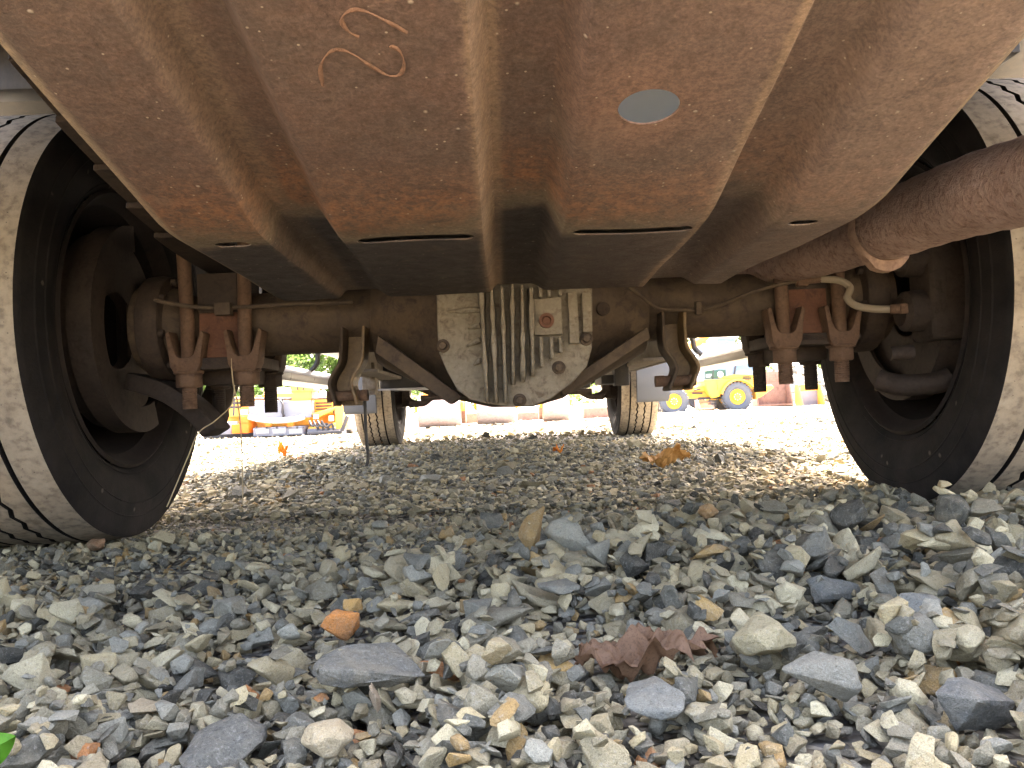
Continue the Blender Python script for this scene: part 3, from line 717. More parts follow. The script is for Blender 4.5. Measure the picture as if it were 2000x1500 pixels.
# --- frame, bed, cab (mostly above the picture; they shade the gravel)
for s in (-1, 1):
    m = MB(); m.extr([(X0 + s * .40, .62), (X0 + s * .47, .62), (X0 + s * .47, .80), (X0 + s * .40, .80), (X0 + s * .40, .79), (X0 + s * .46, .79), (X0 + s * .46, .63), (X0 + s * .40, .63)], 'XZ', .6, 6.6)
    obj('frame_rail', m, 'black_frame', truck)
    m = MB(); m.box((X0 + s * .475, 3.1, .42), (.012, 1.1, .17)); m.box((X0 + s * .44, 3.1, .345), (.08, 1.1, .012))
    fb = obj('frame_bracket', m, 'frame_tan', truck, bevel=.004)
    for k in range(3):
        m = MB(); m.box((X0 + s * .482, 2.75 + .35 * k, .40 + .02 * k), (.006, .05, .05)); obj('bracket_slot', m, 'black_plastic', fb)
    # wheel arch and mud guard over rear wheel
    m = MB(); pts = []
    for k in range(13):
        a = R(10) + R(92) * k / 12; pts.append((X0 + s * .93, AY + .52 * math.cos(a), AZ + .50 * math.sin(a)))
    m.ribbon(pts, (1, 0, 0), .20, .008); obj('wheel_arch', m, 'black_frame', truck)
    # unseen box with door, added under the bed to block side light
    m = MB(); m.box((X0 + s * 1.06, .86, .52 if s < 0 else .62), (.22, .56, .80 if s < 0 else .60)); tb = obj('shade_box', m, 'black_frame', truck, bevel=.01)
    m = MB(); m.box((X0 + s * 1.174, .86, .72), (.012, .48, .28)); obj('shade_box_door', m, 'silver', tb, bevel=.004)
    # bed side sill
    m = MB(); m.box((X0 + s * .97, 1.80, .96), (.06, 2.4, .12)); obj('bed_sill', m, 'black_frame', truck, bevel=.006)
    # cab sill, step board with brackets
    m = MB(); m.extr([(X0 + s * .72, .56), (X0 + s * .95, .53), (X0 + s * .97, .60), (X0 + s * .72, .66)], 'XZ', 3.1, 4.75); obj('cab_sill', m, 'step_grey', truck, bevel=.012)
    m = MB(); m.extr([(X0 + s * (.94 + a), b) for a, b in ((0, .372), (.09, .362), (.14, .376), (.165, .405), (.150, .435), (.09, .452), (.02, .440), (-.01, .405))], 'XZ', 2.95, 4.80)
    st = obj('step_board', m, 'step_grey' if s > 0 else 'silver', truck, bevel=.01)
    for yb in (3.3, 4.15):
        m = MB(); m.ribbon(smoothpath([(X0 + s * .97, yb, .43), (X0 + s * .93, yb, .47), (X0 + s * .91, yb, .54), (X0 + s * .80, yb, .60)], 4), (0, 1, 0), .03, .012); obj('step_bracket', m, 'machine_dark', st)
    # front wheel guard hanging behind the front tyre
    m = MB(); pts = []
    for k in range(11):
        a = R(95) + R(105) * k / 10; pts.append((X0 + s * .90, FY + .50 * math.cos(a), AZ + .50 * math.sin(a)))
    m.ribbon(pts, (1, 0, 0), .10, .006); m.ribbon(smoothpath([(X0 + s * .90, FY - .475, .42), (X0 + s * .90, FY - .47, .34), (X0 + s * .90, FY - .44, .215)], 4), (1, 0, 0), .10, .006)
    obj('splash_guard', m, 'guard_grey', truck)
    # front leaf spring and shackle
    m = MB()
    for k in range(4): m.ribbon([(X0 + s * .46, FY - .62 + .1 * k + (1.24 - .2 * k) * j / 12, .345 + .012 * k - 0 + .10 * (abs(j - 6) / 6) ** 2) for j in range(13)], (1, 0, 0), .035, .010)
    obj('front_spring', m, 'dark_rust', truck)
    # knuckle, brake and steering arm inside the front wheel
    m = MB(); m.lathe([(X0 + s * .64, .0), (X0 + s * .64, .08), (X0 + s * .67, .15), (X0 + s * .73, .16), (X0 + s * .74, 0)], (0, FY, AZ), 'X', 32); kn = obj('front_brake', m, 'dark_rust', truck)
    m = MB(); m.tube(smoothpath([(X0 + s * .66, FY - .10, .33), (X0 + s * .62, FY - .17, .28), (X0 + s * .54, FY - .20, .265), (X0 + s * .48, FY - .20, .30), (X0 + s * .42, FY - .20, .31)], 5), .020, 12); m.box((X0 + s * .655, FY - .13, .30), (.05, .06, .10)); m.box((X0 + s * .60, FY - .18, .262), (.06, .05, .04)); obj('steering_arm', m, 'dark_rust', kn, bevel=.004)
m = MB(); m.extr([(X0 - .60, .36), (X0 - .45, .29), (X0 - .2, .27), (X0 + .2, .27), (X0 + .45, .29), (X0 + .60, .36), (X0 + .60, .45), (X0 + .42, .37), (X0 - .42, .37), (X0 - .60, .45)], 'XZ', FY - .05, FY + .05); obj('front_axle', m, 'dark_rust', truck, bevel=.01)
m = MB(); m.tube([(X0 - .55, FY - .22, .30), (X0 + .55, FY - .22, .30)], .018, 12); m.tube([(X0 - .2, FY - .30, .33), (X0 + .5, FY - .26, .305)], .016, 12); obj('tie_rod', m, 'dark_rust', truck)
m = MB(); m.box((X0, 3.9, .40), (.86, .12, .14)); m.box((X0 + .28, 3.85, .33), (.18, .16, .08)); m.box((X0 - .30, 3.85, .345), (.14, .14, .06)); obj('crossmember', m, 'black_frame', truck, bevel=.01)
m = MB(); m.box((X0, 4.7, .42), (.34, .9, .22), taper=.8); m.box((X0, 4.1, .43), (.28, .6, .18)); obj('transmission', m, 'dark_rust', truck, bevel=.02)
m = MB(); m.tube([(X0, AY + .28, AZ + .03), (X0, 3.9, .47)], .05, 24); obj('drive_shaft', m, 'dark_rust', truck)
a = P(742, 692, 3.2); b = P(842, 757, 3.2)
m = MB(); m.box(((a.x + b.x) / 2, 3.35, (a.z + b.z) / 2 + .02), (b.x - a.x, .4, a.z - b.z + .04)); bb = obj('battery_box', m, 'black_plastic', truck, bevel=.012)
m = MB(); m.box(((a.x + b.x) / 2, 3.155, b.z - .002), (b.x - a.x + .01, .02, .006)); obj('box_highlight', m, 'silver', bb)  # bright strip standing in for the highlight along the lower edge
m = MB(); m.box(P(722, 740, 2.9), (.045, .05, .11)); m.box(P(727, 752, 2.88), (.03, .03, .03)); obj('frame_bracket', m, 'frame_tan', truck, bevel=.004)
m = MB(); m.box(P(1212, 725, 2.9), (.05, .06, .10)); m.box(P(1195, 742, 3.0), (.10, .2, .03)); obj('frame_bracket', m, 'black_frame', truck, bevel=.004)
m = MB(); m.box((X0, 1.80, .93), (1.88, 2.4, .05))
for k in range(6): m.box((X0, .66 + .44 * k, .865), (1.88, .06, .08))
obj('bed_floor', m, 'black_frame', truck, bevel=.004)
m = MB(); m.box((X0, 3.02, 1.13), (1.9, .06, 1.09)); obj('bed_headboard', m, 'black_frame', truck, bevel=.006)
for s in (-1, 1):
    m = MB(); m.box((X0 + s * .97, 1.80, 1.06), (.05, 2.4, .08)); obj('bed_side', m, 'white_paint', truck, bevel=.006)
m = MB(); m.extr([(3.10, .62), (4.78, .62), (4.95, 1.15), (4.55, 1.30), (3.95, 1.92), (3.15, 1.95)], 'YZ', X0 - .98, X0 + .98); cab = obj('cab', m, 'white_paint', truck, bevel=.04)
for s in (-1, 1):
    m = MB(); m.extr([(3.3, 1.32), (4.35, 1.32), (3.9, 1.80), (3.3, 1.82)], 'YZ', X0 + s * .983, X0 + s * .987); obj('window', m, 'cab_glass', cab)
m = MB(); m.box((X0, 3.95, .600), (1.40, 1.75, .03)); m.box((X0, 5.6, .66), (1.1, 1.5, .04)); obj('floor_pan', m, 'black_frame', truck)
m = MB(); m.extr([(4.97, 1.12), (6.35, 1.05), (6.5, .80), (6.5, .55), (6.25, .52), (6.22, .75), (5.95, .95), (5.4, .95), (5.1, .80), (4.97, .62)], 'YZ', X0 - .96, X0 + .96); obj('hood', m, 'white_paint', truck, bevel=.03)
m = MB(); m.box((X0, 6.58, .62), (1.96, .14, .22)); obj('bumper', m, 'silver', truck, bevel=.03)
m = MB(); m.box((X0, .60, .72), (2.0, .06, .29)); obj('rear_shade_bar', m, 'black_frame', truck, bevel=.006)  # unseen bar added across the tail to shade the gravel

# dangling bits under the axle
m = MB(); m.tube(smoothpath([P(712, 770, 1.60), P(713, 800, 1.60), P(715, 850, 1.60), P(719, 890, 1.60), P(716, 910, 1.60)], 6), .0032, 8)
obj('hanging_cable', m, 'cable_black', truck)
m = MB(); m.tube(smoothpath([P(452, 700, 1.55), P(455, 745, 1.55), P(466, 800, 1.55), P(472, 870, 1.55), P(474, 985, 1.55)], 6), .0013, 5)
tag(obj('wire', m, 'dry_string', None), 'thin straight wire hanging down beside the left rear tyre', 'wire')
m = MB(); m.tube(smoothpath([P(458, 752, 1.50), P(452, 790, 1.50), P(420, 822, 1.48), P(388, 845, 1.46), P(368, 890, 1.44), P(345, 945, 1.43), P(326, 990, 1.42)], 6), .0011, 5)
tag(obj('grass_stem', m, 'dry_string', None), 'pale dry stem curving in front of the left rear tyre sidewall', 'stem')

# ------------------------------------------------------------------ gravel
RNG = random.Random(11)
def hull_points(rg, kind):
    pts = []
    if kind == 'slab': sx, sy, sz = 1, rg.uniform(.55, .95), rg.uniform(.22, .36)
    elif kind == 'round': sx, sy, sz = 1, rg.uniform(.75, .95), rg.uniform(.6, .85)
    else: sx, sy, sz = 1, rg.uniform(.55, .95), rg.uniform(.42, .75)
    n = {'slab': 13, 'round': 24, 'chip': 12}[kind]
    for _ in range(n):
        v = Vector((rg.gauss(0, 1), rg.gauss(0, 1), rg.gauss(0, 1)))
        if kind == 'round': v.normalize(); v *= rg.uniform(.9, 1.02)
        else:
            v.normalize(); mx = max(abs(c) for c in v); v = v.lerp(v / mx, rg.uniform(.3, .9)); v *= rg.uniform(.86, 1.0)
        pts.append(Vector((v.x * sx, v.y * sy, v.z * sz)) * .5)
    return pts
def stone_mesh(seed, kind, level):
    """level 0: bare hull; 1: hull with broken edges; 2: finer, with chipped relief"""
    rg = random.Random(seed); bm = bmesh.new()
    for p in hull_points(rg, kind): bm.verts.new(p)
    r = bmesh.ops.convex_hull(bm, input=bm.verts)
    dead = [e for e in r['geom_interior'] + r['geom_unused'] if isinstance(e, bmesh.types.BMVert)]
    if dead: bmesh.ops.delete(bm, geom=list(set(dead)), context='VERTS')
    bmesh.ops.dissolve_limit(bm, angle_limit=R(14), verts=bm.verts, edges=bm.edges)
    if level >= 1:
        bmesh.ops.bevel(bm, geom=list(bm.edges), offset=.020 if kind != 'round' else .05, segments=1 if level == 1 else 2, affect='EDGES', clamp_overlap=True, profile=.5)
    bmesh.ops.triangulate(bm, faces=bm.faces)
    if level == 2:
        long = [e for e in bm.edges if e.calc_length() > .12]
        bmesh.ops.subdivide_edges(bm, edges=long, cuts=2, use_grid_fill=True)
        bmesh.ops.triangulate(bm, faces=bm.faces)
        off = Vector((seed * 3.7, seed * 1.3, 0))
        bm.normal_update()
        for v in bm.verts:
            q = v.co
            d = .030 * noise.noise(q * 4 + off) + .016 * noise.noise(q * 11 + off)
            v.co = q + v.normal * d
    bm.normal_update()
    V = np.array([v.co[:] for v in bm.verts]); bm.verts.index_update()
    F = np.array([[v.index for v in f.verts] for f in bm.faces]); bm.free()
    return V, F
KINDS = ['chip'] * 10 + ['slab'] * 8 + ['round'] * 1
LOW = [stone_mesh(100 + i, KINDS[i % len(KINDS)], 0) for i in range(28)]
MID = [stone_mesh(300 + i, KINDS[i % len(KINDS)], 1) for i in range(57)]
HI = [stone_mesh(300 + i, KINDS[i % len(KINDS)], 2) for i in range(57)]
def to_mesh(name, V, F, mat):
    me = bpy.data.meshes.new(name); me.from_pydata(V.tolist(), [], F.tolist()); me.materials.append(MATS[mat])
    me.shade_smooth(); me.set_sharp_from_angle(angle=R(32)); return me
HI_ME = [to_mesh('stone', V, F, 'stone_object') for V, F in HI]

PAL = [((.070, .069, .062), 12), ((.115, .114, .102), 14), ((.180, .178, .160), 14), ((.275, .270, .240), 14), ((.215, .195, .148), 12),
       ((.330, .280, .185), 13), ((.420, .350, .220), 12), ((.540, .475, .335), 11), ((.390, .255, .110), 4), ((.42, .18, .07), 1)]
PALW = [w_ for _, w_ in PAL]
def stone_colour(rg, tan=0.0):
    if rg.random() < tan: c = rg.choice([(.31, .265, .18), (.40, .335, .215), (.50, .44, .31), (.27, .245, .19)])
    else: c = rg.choices(PAL, PALW)[0][0]
    k = rg.uniform(.72, 1.12); return (c[0] * k, c[1] * k * .98, c[2] * k * .86)
# near gravel is laid stone by stone on a height map, so that each one rests on those below
CELL = .006; GX0, GX1, GY0, GY1 = -1.30, 1.35, .22, 2.25
NXc = int((GX1 - GX0) / CELL); NYc = int((GY1 - GY0) / CELL)
_c = np.zeros((NYc // 5 + 2, NXc // 5 + 2))
for j in range(_c.shape[0]):
    for i in range(_c.shape[1]): _c[j, i] = gz(GX0 + i * CELL * 5, GY0 + j * CELL * 5)
HM = np.kron(_c, np.ones((5, 5)))[:NYc, :NXc].copy() - .012
placed = []   # x,y,z,size,mesh index,rotation matrix,colour
def lay(x, y, size, k, rg, colr, tilt=.35, sink=.5, rot=None, embed=.60):
    V = MID[k][0]
    if rot is None:
        rot = Matrix.Rotation(rg.uniform(0, 6.283), 3, 'Z') @ Matrix.Rotation(rg.gauss(0, tilt), 3, 'X') @ Matrix.Rotation(rg.gauss(0, tilt), 3, 'Y')
    W = (V * size) @ np.array(rot).T
    ex, ey = np.ptp(W[:, 0]) / 2, np.ptp(W[:, 1]) / 2; zlo, zhi = W[:, 2].min(), W[:, 2].max()
    i0, i1 = max(0, int((x - ex - GX0) / CELL)), min(NXc, int((x + ex - GX0) / CELL) + 1)
    j0, j1 = max(0, int((y - ey - GY0) / CELL)), min(NYc, int((y + ey - GY0) / CELL) + 1)
    if i1 - i0 < 1 or j1 - j0 < 1: return None
    patch = HM[j0:j1, i0:i1]
    jj, ii = np.mgrid[j0:j1, i0:i1]
    u = ((ii * CELL + GX0 + CELL / 2 - x) / max(ex, 1e-4)) ** 2 + ((jj * CELL + GY0 + CELL / 2 - y) / max(ey, 1e-4)) ** 2
    inside = u < 1
    if not inside.any(): return None
    rest = patch[inside].mean() * sink + np.percentile(patch[inside], 85) * (1 - sink)
    z = rest - zlo * embed
    top = z + zhi * np.sqrt(np.clip(1 - u, 0, 1)) * .85
    HM[j0:j1, i0:i1] = np.where(inside, np.maximum(patch, top), patch)
    placed.append((x, y, z, size, k, rot, colr)); return len(placed) - 1
def under_tyre(x, y):
    return abs(y - AY) < .05 and (RXL - .14 < x < RXL + .14 or RXR - .14 < x < RXR + .14)
def sizefield(x, y):
    n = noise.noise(Vector((x * 2.1, y * 2.1, 7.7)))
    s = 1.0 + .25 * n
    s *= (1.16 - .08 * sstep(1.2, 1.9, y)) * (1 + .26 * sstep(-.15, .25, x))
    s *= 1.25 - .25 * sstep(.55, .85, y)
    if x < -.15 and y < 1.3: s *= .82
    s *= 1 - .48 * sstep(1.0, 2.0, y) * (1 - .3 * sstep(.2, .6, x))
    return s
def frustum_x(y): return .70 * y + .10
HERO_XY = []
def scatter(n, lo, hi, ylo, yhi, tilt):
    k_ = 0
    while k_ < n:
        y = ylo + (yhi - ylo) * RNG.random() ** .8; xm = frustum_x(y); x = RNG.uniform(-xm, xm)
        if not (GX0 + .03 < x < GX1 - .03): continue
        k_ += 1
        s = (lo + (hi - lo) * RNG.random() ** 2.2) * sizefield(x, y)
        if (s > .026 and y < .50) or (s > .046 and y < .80): continue
        if s > .022 and any((x - a_) ** 2 + ((y - b_) * .8) ** 2 < (.42 * (c_ + s)) ** 2 for a_, b_, c_ in HERO_XY): continue
        if s > .022 and any(abs(x - a_ * y / b_) < .4 * (c_ + s) and 0 < b_ - y < .10 for a_, b_, c_ in HERO_XY): continue
        tan = .40 + .25 * noise.noise(Vector((x * 3, y * 3, 1.2))) + (.15 if y > 1.5 else 0)
        lay(x, y, s, RNG.randrange(len(MID)), RNG, stone_colour(RNG, max(0, tan)), tilt)
# stones one can point at: (px, py of the middle on the ground, long size in m, mesh kind, colour, label, yaw, tilt)
def kind_index(kind, nth):
    ids = [i for i in range(len(MID)) if KINDS[i % len(KINDS)] == kind]; return ids[nth % len(ids)]
HERO = [
 (676, 1240, .052, 'chip', 1, (.74, .29, .085), 'bright orange stone lying alone in the dark gravel', .2, (0, .1)),
 (1492, 1300, .054, 'round', 0, (.36, .31, .20), 'large rounded tan stone in the right foreground gravel', .4, (.2, 0)),
 (1385, 1042, .032, 'round', 1, (.36, .21, .095), 'smooth orange-tan pebble among dark stones below the yellow loader', .1, (0, 0)),
 (728, 1385, .085, 'slab', 0, (.135, .134, .126), 'broad blue-grey slate slab, largest of the foreground stones', .3, (.25, .1)),
 (430, 1405, .062, 'slab', 3, (.115, .115, .110), 'dark grey slab left of the broad slate slab', .9, (.15, -.2)),
 (1660, 1268, .046, 'slab', 2, (.160, .165, .150), 'grey-green leaning slab with a pale vein, right of the rounded tan stone', .7, (.8, .2)),
 (1610, 1360, .062, 'chip', 4, (.20, .195, .175), 'big mottled grey stone in front of the leaning slab', .2, (.2, .3)),
 (1630, 1150, .058, 'slab', 6, (.135, .140, .138), 'grey block with a smaller stone leaning on its face', .1, (.9, 0)),
 (1645, 1190, .032, 'chip', 7, (.30, .27, .20), 'tan wedge leaning on the grey block', .3, (.5, 0)),
 (960, 1032, .050, 'slab', 5, (.115, .120, .115), 'dark wedge standing up at the crest of the gravel', .2, (1.0, .3)),
 (1312, 985, .044, 'chip', 9, (.110, .112, .108), 'dark cube-like stone standing on the crest below the dry tan leaf', .3, (.1, .1)),
 (318, 1062, .046, 'chip', 2, (.42, .37, .25), 'pair-topping cream stone just right of the left rear tyre', .4, (.1, 0)),
 (305, 1078, .030, 'chip', 11, (.44, .40, .28), 'small cream stone leaning below the larger cream one by the left tyre', 1.2, (.2, .2)),
 (182, 1075, .036, 'chip', 13, (.30, .17, .10), 'reddish brown stone tucked against the left rear tyre', .2, (.1, .2)),
 (918, 1130, .030, 'chip', 5, (.36, .31, .20), 'tan upright stone in the middle of the gravel', 1.0, (1.0, .1)),
 (690, 1180, .026, 'chip', 8, (.46, .27, .10), 'small ochre pointed stone behind the bright orange stone', .5, (.9, .2)),
 (1290, 1420, .052, 'slab', 9, (.175, .180, .175), 'long flat grey stone at the lower middle right', .1, (.1, .1)),
 (640, 1478, .036, 'round', 2, (.42, .34, .23), 'cream knobbly stone at the bottom edge left of centre', .3, (0, 0)),
 (735, 1432, .034, 'slab', 4, (.28, .22, .165), 'narrow brownish shard standing against the broad slate slab', 1.3, (1.1, .5)),
 (290, 1405, .030, 'slab', 8, (.36, .29, .20), 'flat pinkish tan chip at the lower left', .1, (.1, .1)),
 (1810, 1190, .056, 'chip', 15, (.190, .195, .190), 'pale grey angular stone below the right rear tyre', .2, (.2, .3)),
 (1900, 1340, .062, 'chip', 17, (.135, .140, .142), 'dark grey boulder at the right edge of the gravel', .5, (.2, .2)),
 (1230, 1300, .040, 'chip', 6, (.27, .26, .22), 'blocky pale grey stone in front of the crumpled brown leaf', .4, (.2, .2)),
 (1090, 1180, .048, 'slab', 7, (.165, .165, .150), 'long grey stone lying between the tan upright stone and the brown leaf', .2, (.3, .1)),
]
for px, py, size, *_ in HERO: g = G(px, py, .02); HERO_XY.append((g.x, g.y, size))
g = G(1245, 1255, .02); HERO_XY.append((g.x, g.y, .10))
scatter(6000, .008, .028, .34, 2.15, .35)
scatter(5200, .014, .036, .34, 2.15, .40)
scatter(5000, .008, .022, .34, 2.15, .5)
scatter(1500, .024, .046, .36, 1.7, .38)
scatter(130, .042, .066, .38, 1.2, .3)
scatter(2600, .006, .018, .34, 2.1, .5)
scatter(2600, .012, .030, .34, 1.9, .5)
scatter(1500, .010, .024, .36, .68, .5)
def hm(x, y):
    i = min(NXc - 1, max(0, int((x - GX0) / CELL))); j = min(NYc - 1, max(0, int((y - GY0) / CELL))); return HM[j, i]
heroes = []
for px, py, size, kind, nth, colr, lab, yaw, tl in HERO:
    z_ = .01
    for _ in range(4): g = G(px, py, z_ + size * .15); z_ = .5 * z_ + .5 * hm(g.x, g.y)
    k = kind_index(kind, nth)
    rot = Matrix.Rotation(yaw, 3, 'Z') @ Matrix.Rotation(tl[0], 3, 'X') @ Matrix.Rotation(tl[1], 3, 'Y')
    i = lay(g.x, g.y, size * 1.05, k, RNG, (colr[0], colr[1] * .985, colr[2] * .88), rot=rot, sink=.05, embed=.88)
    if i is not None: heroes.append((i, lab))
hero_ids = {i for i, _ in heroes}
scatter(260, .007, .014, .36, 1.3, .5)   # small stuff that came to rest last
# the 300 that show largest
CMT = CM.transposed()
def project(v):
    c = CMT @ (Vector(v) - Vector((0, 0, H))); return (1000 + FPX * c.x / -c.z, 750 - FPX * c.y / -c.z)
score = []
for i, (x, y, z, s, k, rot, c) in enumerate(placed):
    if i in hero_ids: continue
    u, v = project((x, y, z))
    if not (-20 < u < 2020 and v < 1530): continue
    W = (MID[k][0] * s) @ np.array(rot).T; top = z + W[:, 2].max()
    if top < hm(x, y) - .004: continue
    score.append((s / y, i))
score.sort(reverse=True); big = {i for _, i in score[:300]}
for i, (x, y, z, s, k, rot, c) in enumerate(placed):
    if i in big or i in hero_ids:
        o = bpy.data.objects.new('stone', HI_ME[k]); col.objects.link(o)
        o.matrix_world = Matrix.Translation((x, y, z)) @ rot.to_4x4() @ Matrix.Scale(s, 4)
        o.color = (*c, 1)
        if i in big:
            o.parent = ground
for i, lab in heroes:
    pass
hl = dict(heroes)
# heroes were linked in order of laying
_hn = [o for o in col.objects if o.name.startswith('stone') and o.parent is None]
for o, i in zip(_hn, sorted(hero_ids)):
    tag(o, hl[i], 'stone', 'stones that stand out in the gravel'); o.name = 'rock'
def bulk(name, items, lib, parent, mat='stone_mass'):
    Vs, Fs, Cs = [], [], []; off = 0
    for x, y, z, s, k, rot, c in items:
        V, F = lib[k % len(lib)]
        W = (V * s) @ np.array(rot).T + np.array((x, y, z)); Vs.append(W); Fs.append(F + off); off += len(V)
        Cs.append(np.tile((*c, 1.0), (len(V), 1)))
    V = np.concatenate(Vs); F = np.concatenate(Fs); C = np.concatenate(Cs)
    me = bpy.data.meshes.new(name); nv, nf = len(V), len(F)
    me.vertices.add(nv); me.vertices.foreach_set('co', V.astype(np.float32).ravel())
    me.loops.add(nf * 3); me.loops.foreach_set('vertex_index', F.astype(np.int32).ravel())
    me.polygons.add(nf); me.polygons.foreach_set('loop_start', np.arange(0, nf * 3, 3, dtype=np.int32))
    me.update(calc_edges=True)
    at = me.color_attributes.new('stone_colour', 'FLOAT_COLOR', 'POINT'); at.data.foreach_set('color', C.astype(np.float32).ravel())
    me.materials.append(MATS[mat]); me.shade_smooth(); me.set_sharp_from_angle(angle=R(30))
    o = bpy.data.objects.new(name, me); col.objects.link(o)
    if parent: o.parent = parent
    o['kind'] = 'stuff'; return o
near = [p for i, p in enumerate(placed) if i not in big and i not in hero_ids]
o = bulk('gravel', near, MID, ground); o['label'] = 'crushed grey and tan stone gravel between the rear tyres'
# finer gravel farther under the truck and out to the machines
far = []
rg = random.Random(5)
def rot_rand(t): return Matrix.Rotation(rg.uniform(0, 6.283), 3, 'Z') @ Matrix.Rotation(rg.gauss(0, t), 3, 'X')
def far_scatter(n, y0, y1, lo, hi, xk=.68):
    for _ in range(n):
        y = y0 * (y1 / y0) ** rg.random(); xm = xk * y; x = rg.uniform(-xm, xm)
        s = lo + (hi - lo) * rg.random() ** 2.5
        far.append((x, y, gz(x, y) + s * rg.uniform(.0, .28), s, rg.randrange(len(LOW)), rot_rand(.4), stone_colour(rg, .5 if y > 4.5 else .35)))
far_scatter(15000, 1.85, 3.2, .010, .032)
far_scatter(17000, 3.0, 6.0, .013, .036)
far_scatter(9000, 6.0, 14.0, .022, .07)
far_scatter(2500, 14.0, 30.0, .04, .12)
far_scatter(260, 2.2, 8.0, .045, .08)
for _ in range(9000):   # behind and beside the camera
    y = rg.uniform(-2.5, 1.9); x = rg.uniform(-2.6, 2.6)
    if .34 < y and abs(x) < frustum_x(y): continue
    s = rg.uniform(.015, .05); far.append((x, y, gz(x, y) + s * .2, s, rg.randrange(len(LOW)), rot_rand(.4), stone_colour(rg, .3)))
o = bulk('gravel', far, LOW, ground); o['label'] = 'finer gravel running from under the truck out to the machines'

# ------------------------------------------------------------------ leaves
def crumpled(name, c, size, seed, mat, lab, cat='leaf', amp=.35, flat=.5, lobes=5):
    rg = random.Random(seed); m = MB(); n = 72; rings = 18; V = [Vector((0, 0, 0))]; F = []
    for r_ in range(1, rings + 1):
        for k in range(n):
            a = 2 * math.pi * k / n; rad = r_ / rings * (.72 + .28 * abs(math.cos(a * lobes / 2)) ** .6) * (1 + .12 * rg.uniform(-1, 1) * (r_ == rings))
            x, y = math.cos(a) * rad * size[0] / 2, math.sin(a) * rad * size[1] / 2
            q = Vector((x / size[0] * 2.6, y / size[1] * 2.2, seed))
            z = size[2] * (amp * noise.noise(q) + .7 * amp * noise.noise(q * 2.3) + .5 * amp * noise.noise(q * 5)) + size[2] * flat * (r_ / rings) ** 2 * (.6 + .4 * math.sin(3 * a + seed))
            V.append(Vector((x, y, z)))
    for k in range(n): F.append((0, 1 + k, 1 + (k + 1) % n))
    for r_ in range(rings - 1):
        for k in range(n):
            a = 1 + r_ * n + k; b = 1 + r_ * n + (k + 1) % n; F.append((a, a + n, b + n, b))
    th = Vector((0, 0, .0005)); nv = len(V)
    V2 = V + [v + th for v in V]; F2 = [tuple(reversed(f)) for f in F] + [tuple(i + nv for i in f) for f in F]
    zmin = min(v.z for v in V)
    m.add([v + Vector(c) - Vector((0, 0, zmin)) for v in V2], F2)
    o = obj(name, m, mat, None, tuple(c), smooth=50, fix=False)
    return tag(o, lab, cat)
g = G(1245, 1232, .035); crumpled('dry_leaf', (g.x, g.y, hm(g.x, g.y) + .006), (.120, .055, .026), 3, 'leaf_brown', 'crumpled dark brown dead leaf lying on the foreground gravel', amp=.95, flat=.3, lobes=3)
g = G(1298, 915, .01); crumpled('dry_leaf', (g.x, g.y, .012), (.16, .07, .06), 5, 'leaf_tan', 'curled tan dead leaf on the gravel in front of the right front wheel', amp=.5, flat=.7)
g = G(553, 893, .01); crumpled('dry_leaf', (g.x, g.y, .012), (.055, .03, .055), 8, 'leaf_orange', 'small bright orange leaf on the sunlit gravel near the paver', amp=.6, flat=.9)
g = G(1090, 886, .01); crumpled('dry_leaf', (g.x, g.y, .012), (.05, .025, .022), 9, 'leaf_orange', 'small rust orange leaf in the middle distance between the front wheels', amp=.6, flat=.8)
g = G(1845, 1172, .05); crumpled('dry_leaf', (g.x, g.y, hm(g.x, g.y) + .0), (.018, .012, .012), 12, 'leaf_tan', 'tiny tan curled seed husk among stones under the right rear tyre', amp=.6, flat=.8)
# the green leaf at the lower left edge
m = MB(); V = []; F = []; n = 16; cen = [(-62 + 92 * t, 1490 - 52 * t) for t in [k / n for k in range(n + 1)]]
for k, (px, py) in enumerate(cen):
    t = k / n; hw_ = 34 * math.sin(math.pi * (.04 + .96 * t) ** .8) ** .75 if 0 < t < 1 else .5
    for e in (-1, -.5, 0, .5, 1): V.append(P(px + hw_ * e * .5, py + hw_ * e * .87, .50 + .004 * abs(e) - .006 * t + .002 * math.sin(9 * t)))
for k in range(n):
    for e in range(4): F.append((k * 5 + e, k * 5 + 5 + e, k * 5 + 6 + e, k * 5 + 1 + e))
nv = len(V); V2 = V + [v + Vector((0, .0005, 0)) for v in V]; m.add(V2, F + [tuple(reversed([i + nv for i in f])) for f in F])
b0 = V[2]; m.tube(smoothpath([b0, b0 + Vector((-.008, .004, -.010)), b0 + Vector((-.012, .008, -.05))], 4), .0008, 6)
tag(obj('green_leaf', m, 'leaf_green', None, smooth=60, fix=False), 'single fresh green leaf poking in at the lower left edge', 'leaf')

# ------------------------------------------------------------------ machines in the yard
def pxbox(m, x0, y0, x1, y1, d, depth, mi=0):
    a = P(x0, y0, d); b = P(x1, y1, d); m.box(((a.x + b.x) / 2, d + depth / 2, (a.z + b.z) / 2), (abs(b.x - a.x), depth, abs(a.z - b.z))); return m
def pxpoly(m, pts, d, depth, mi=0): m.extr([(P(x, y, d).x, P(x, y, d).z) for x, y in pts], 'XZ', d, d + depth, mi); return m
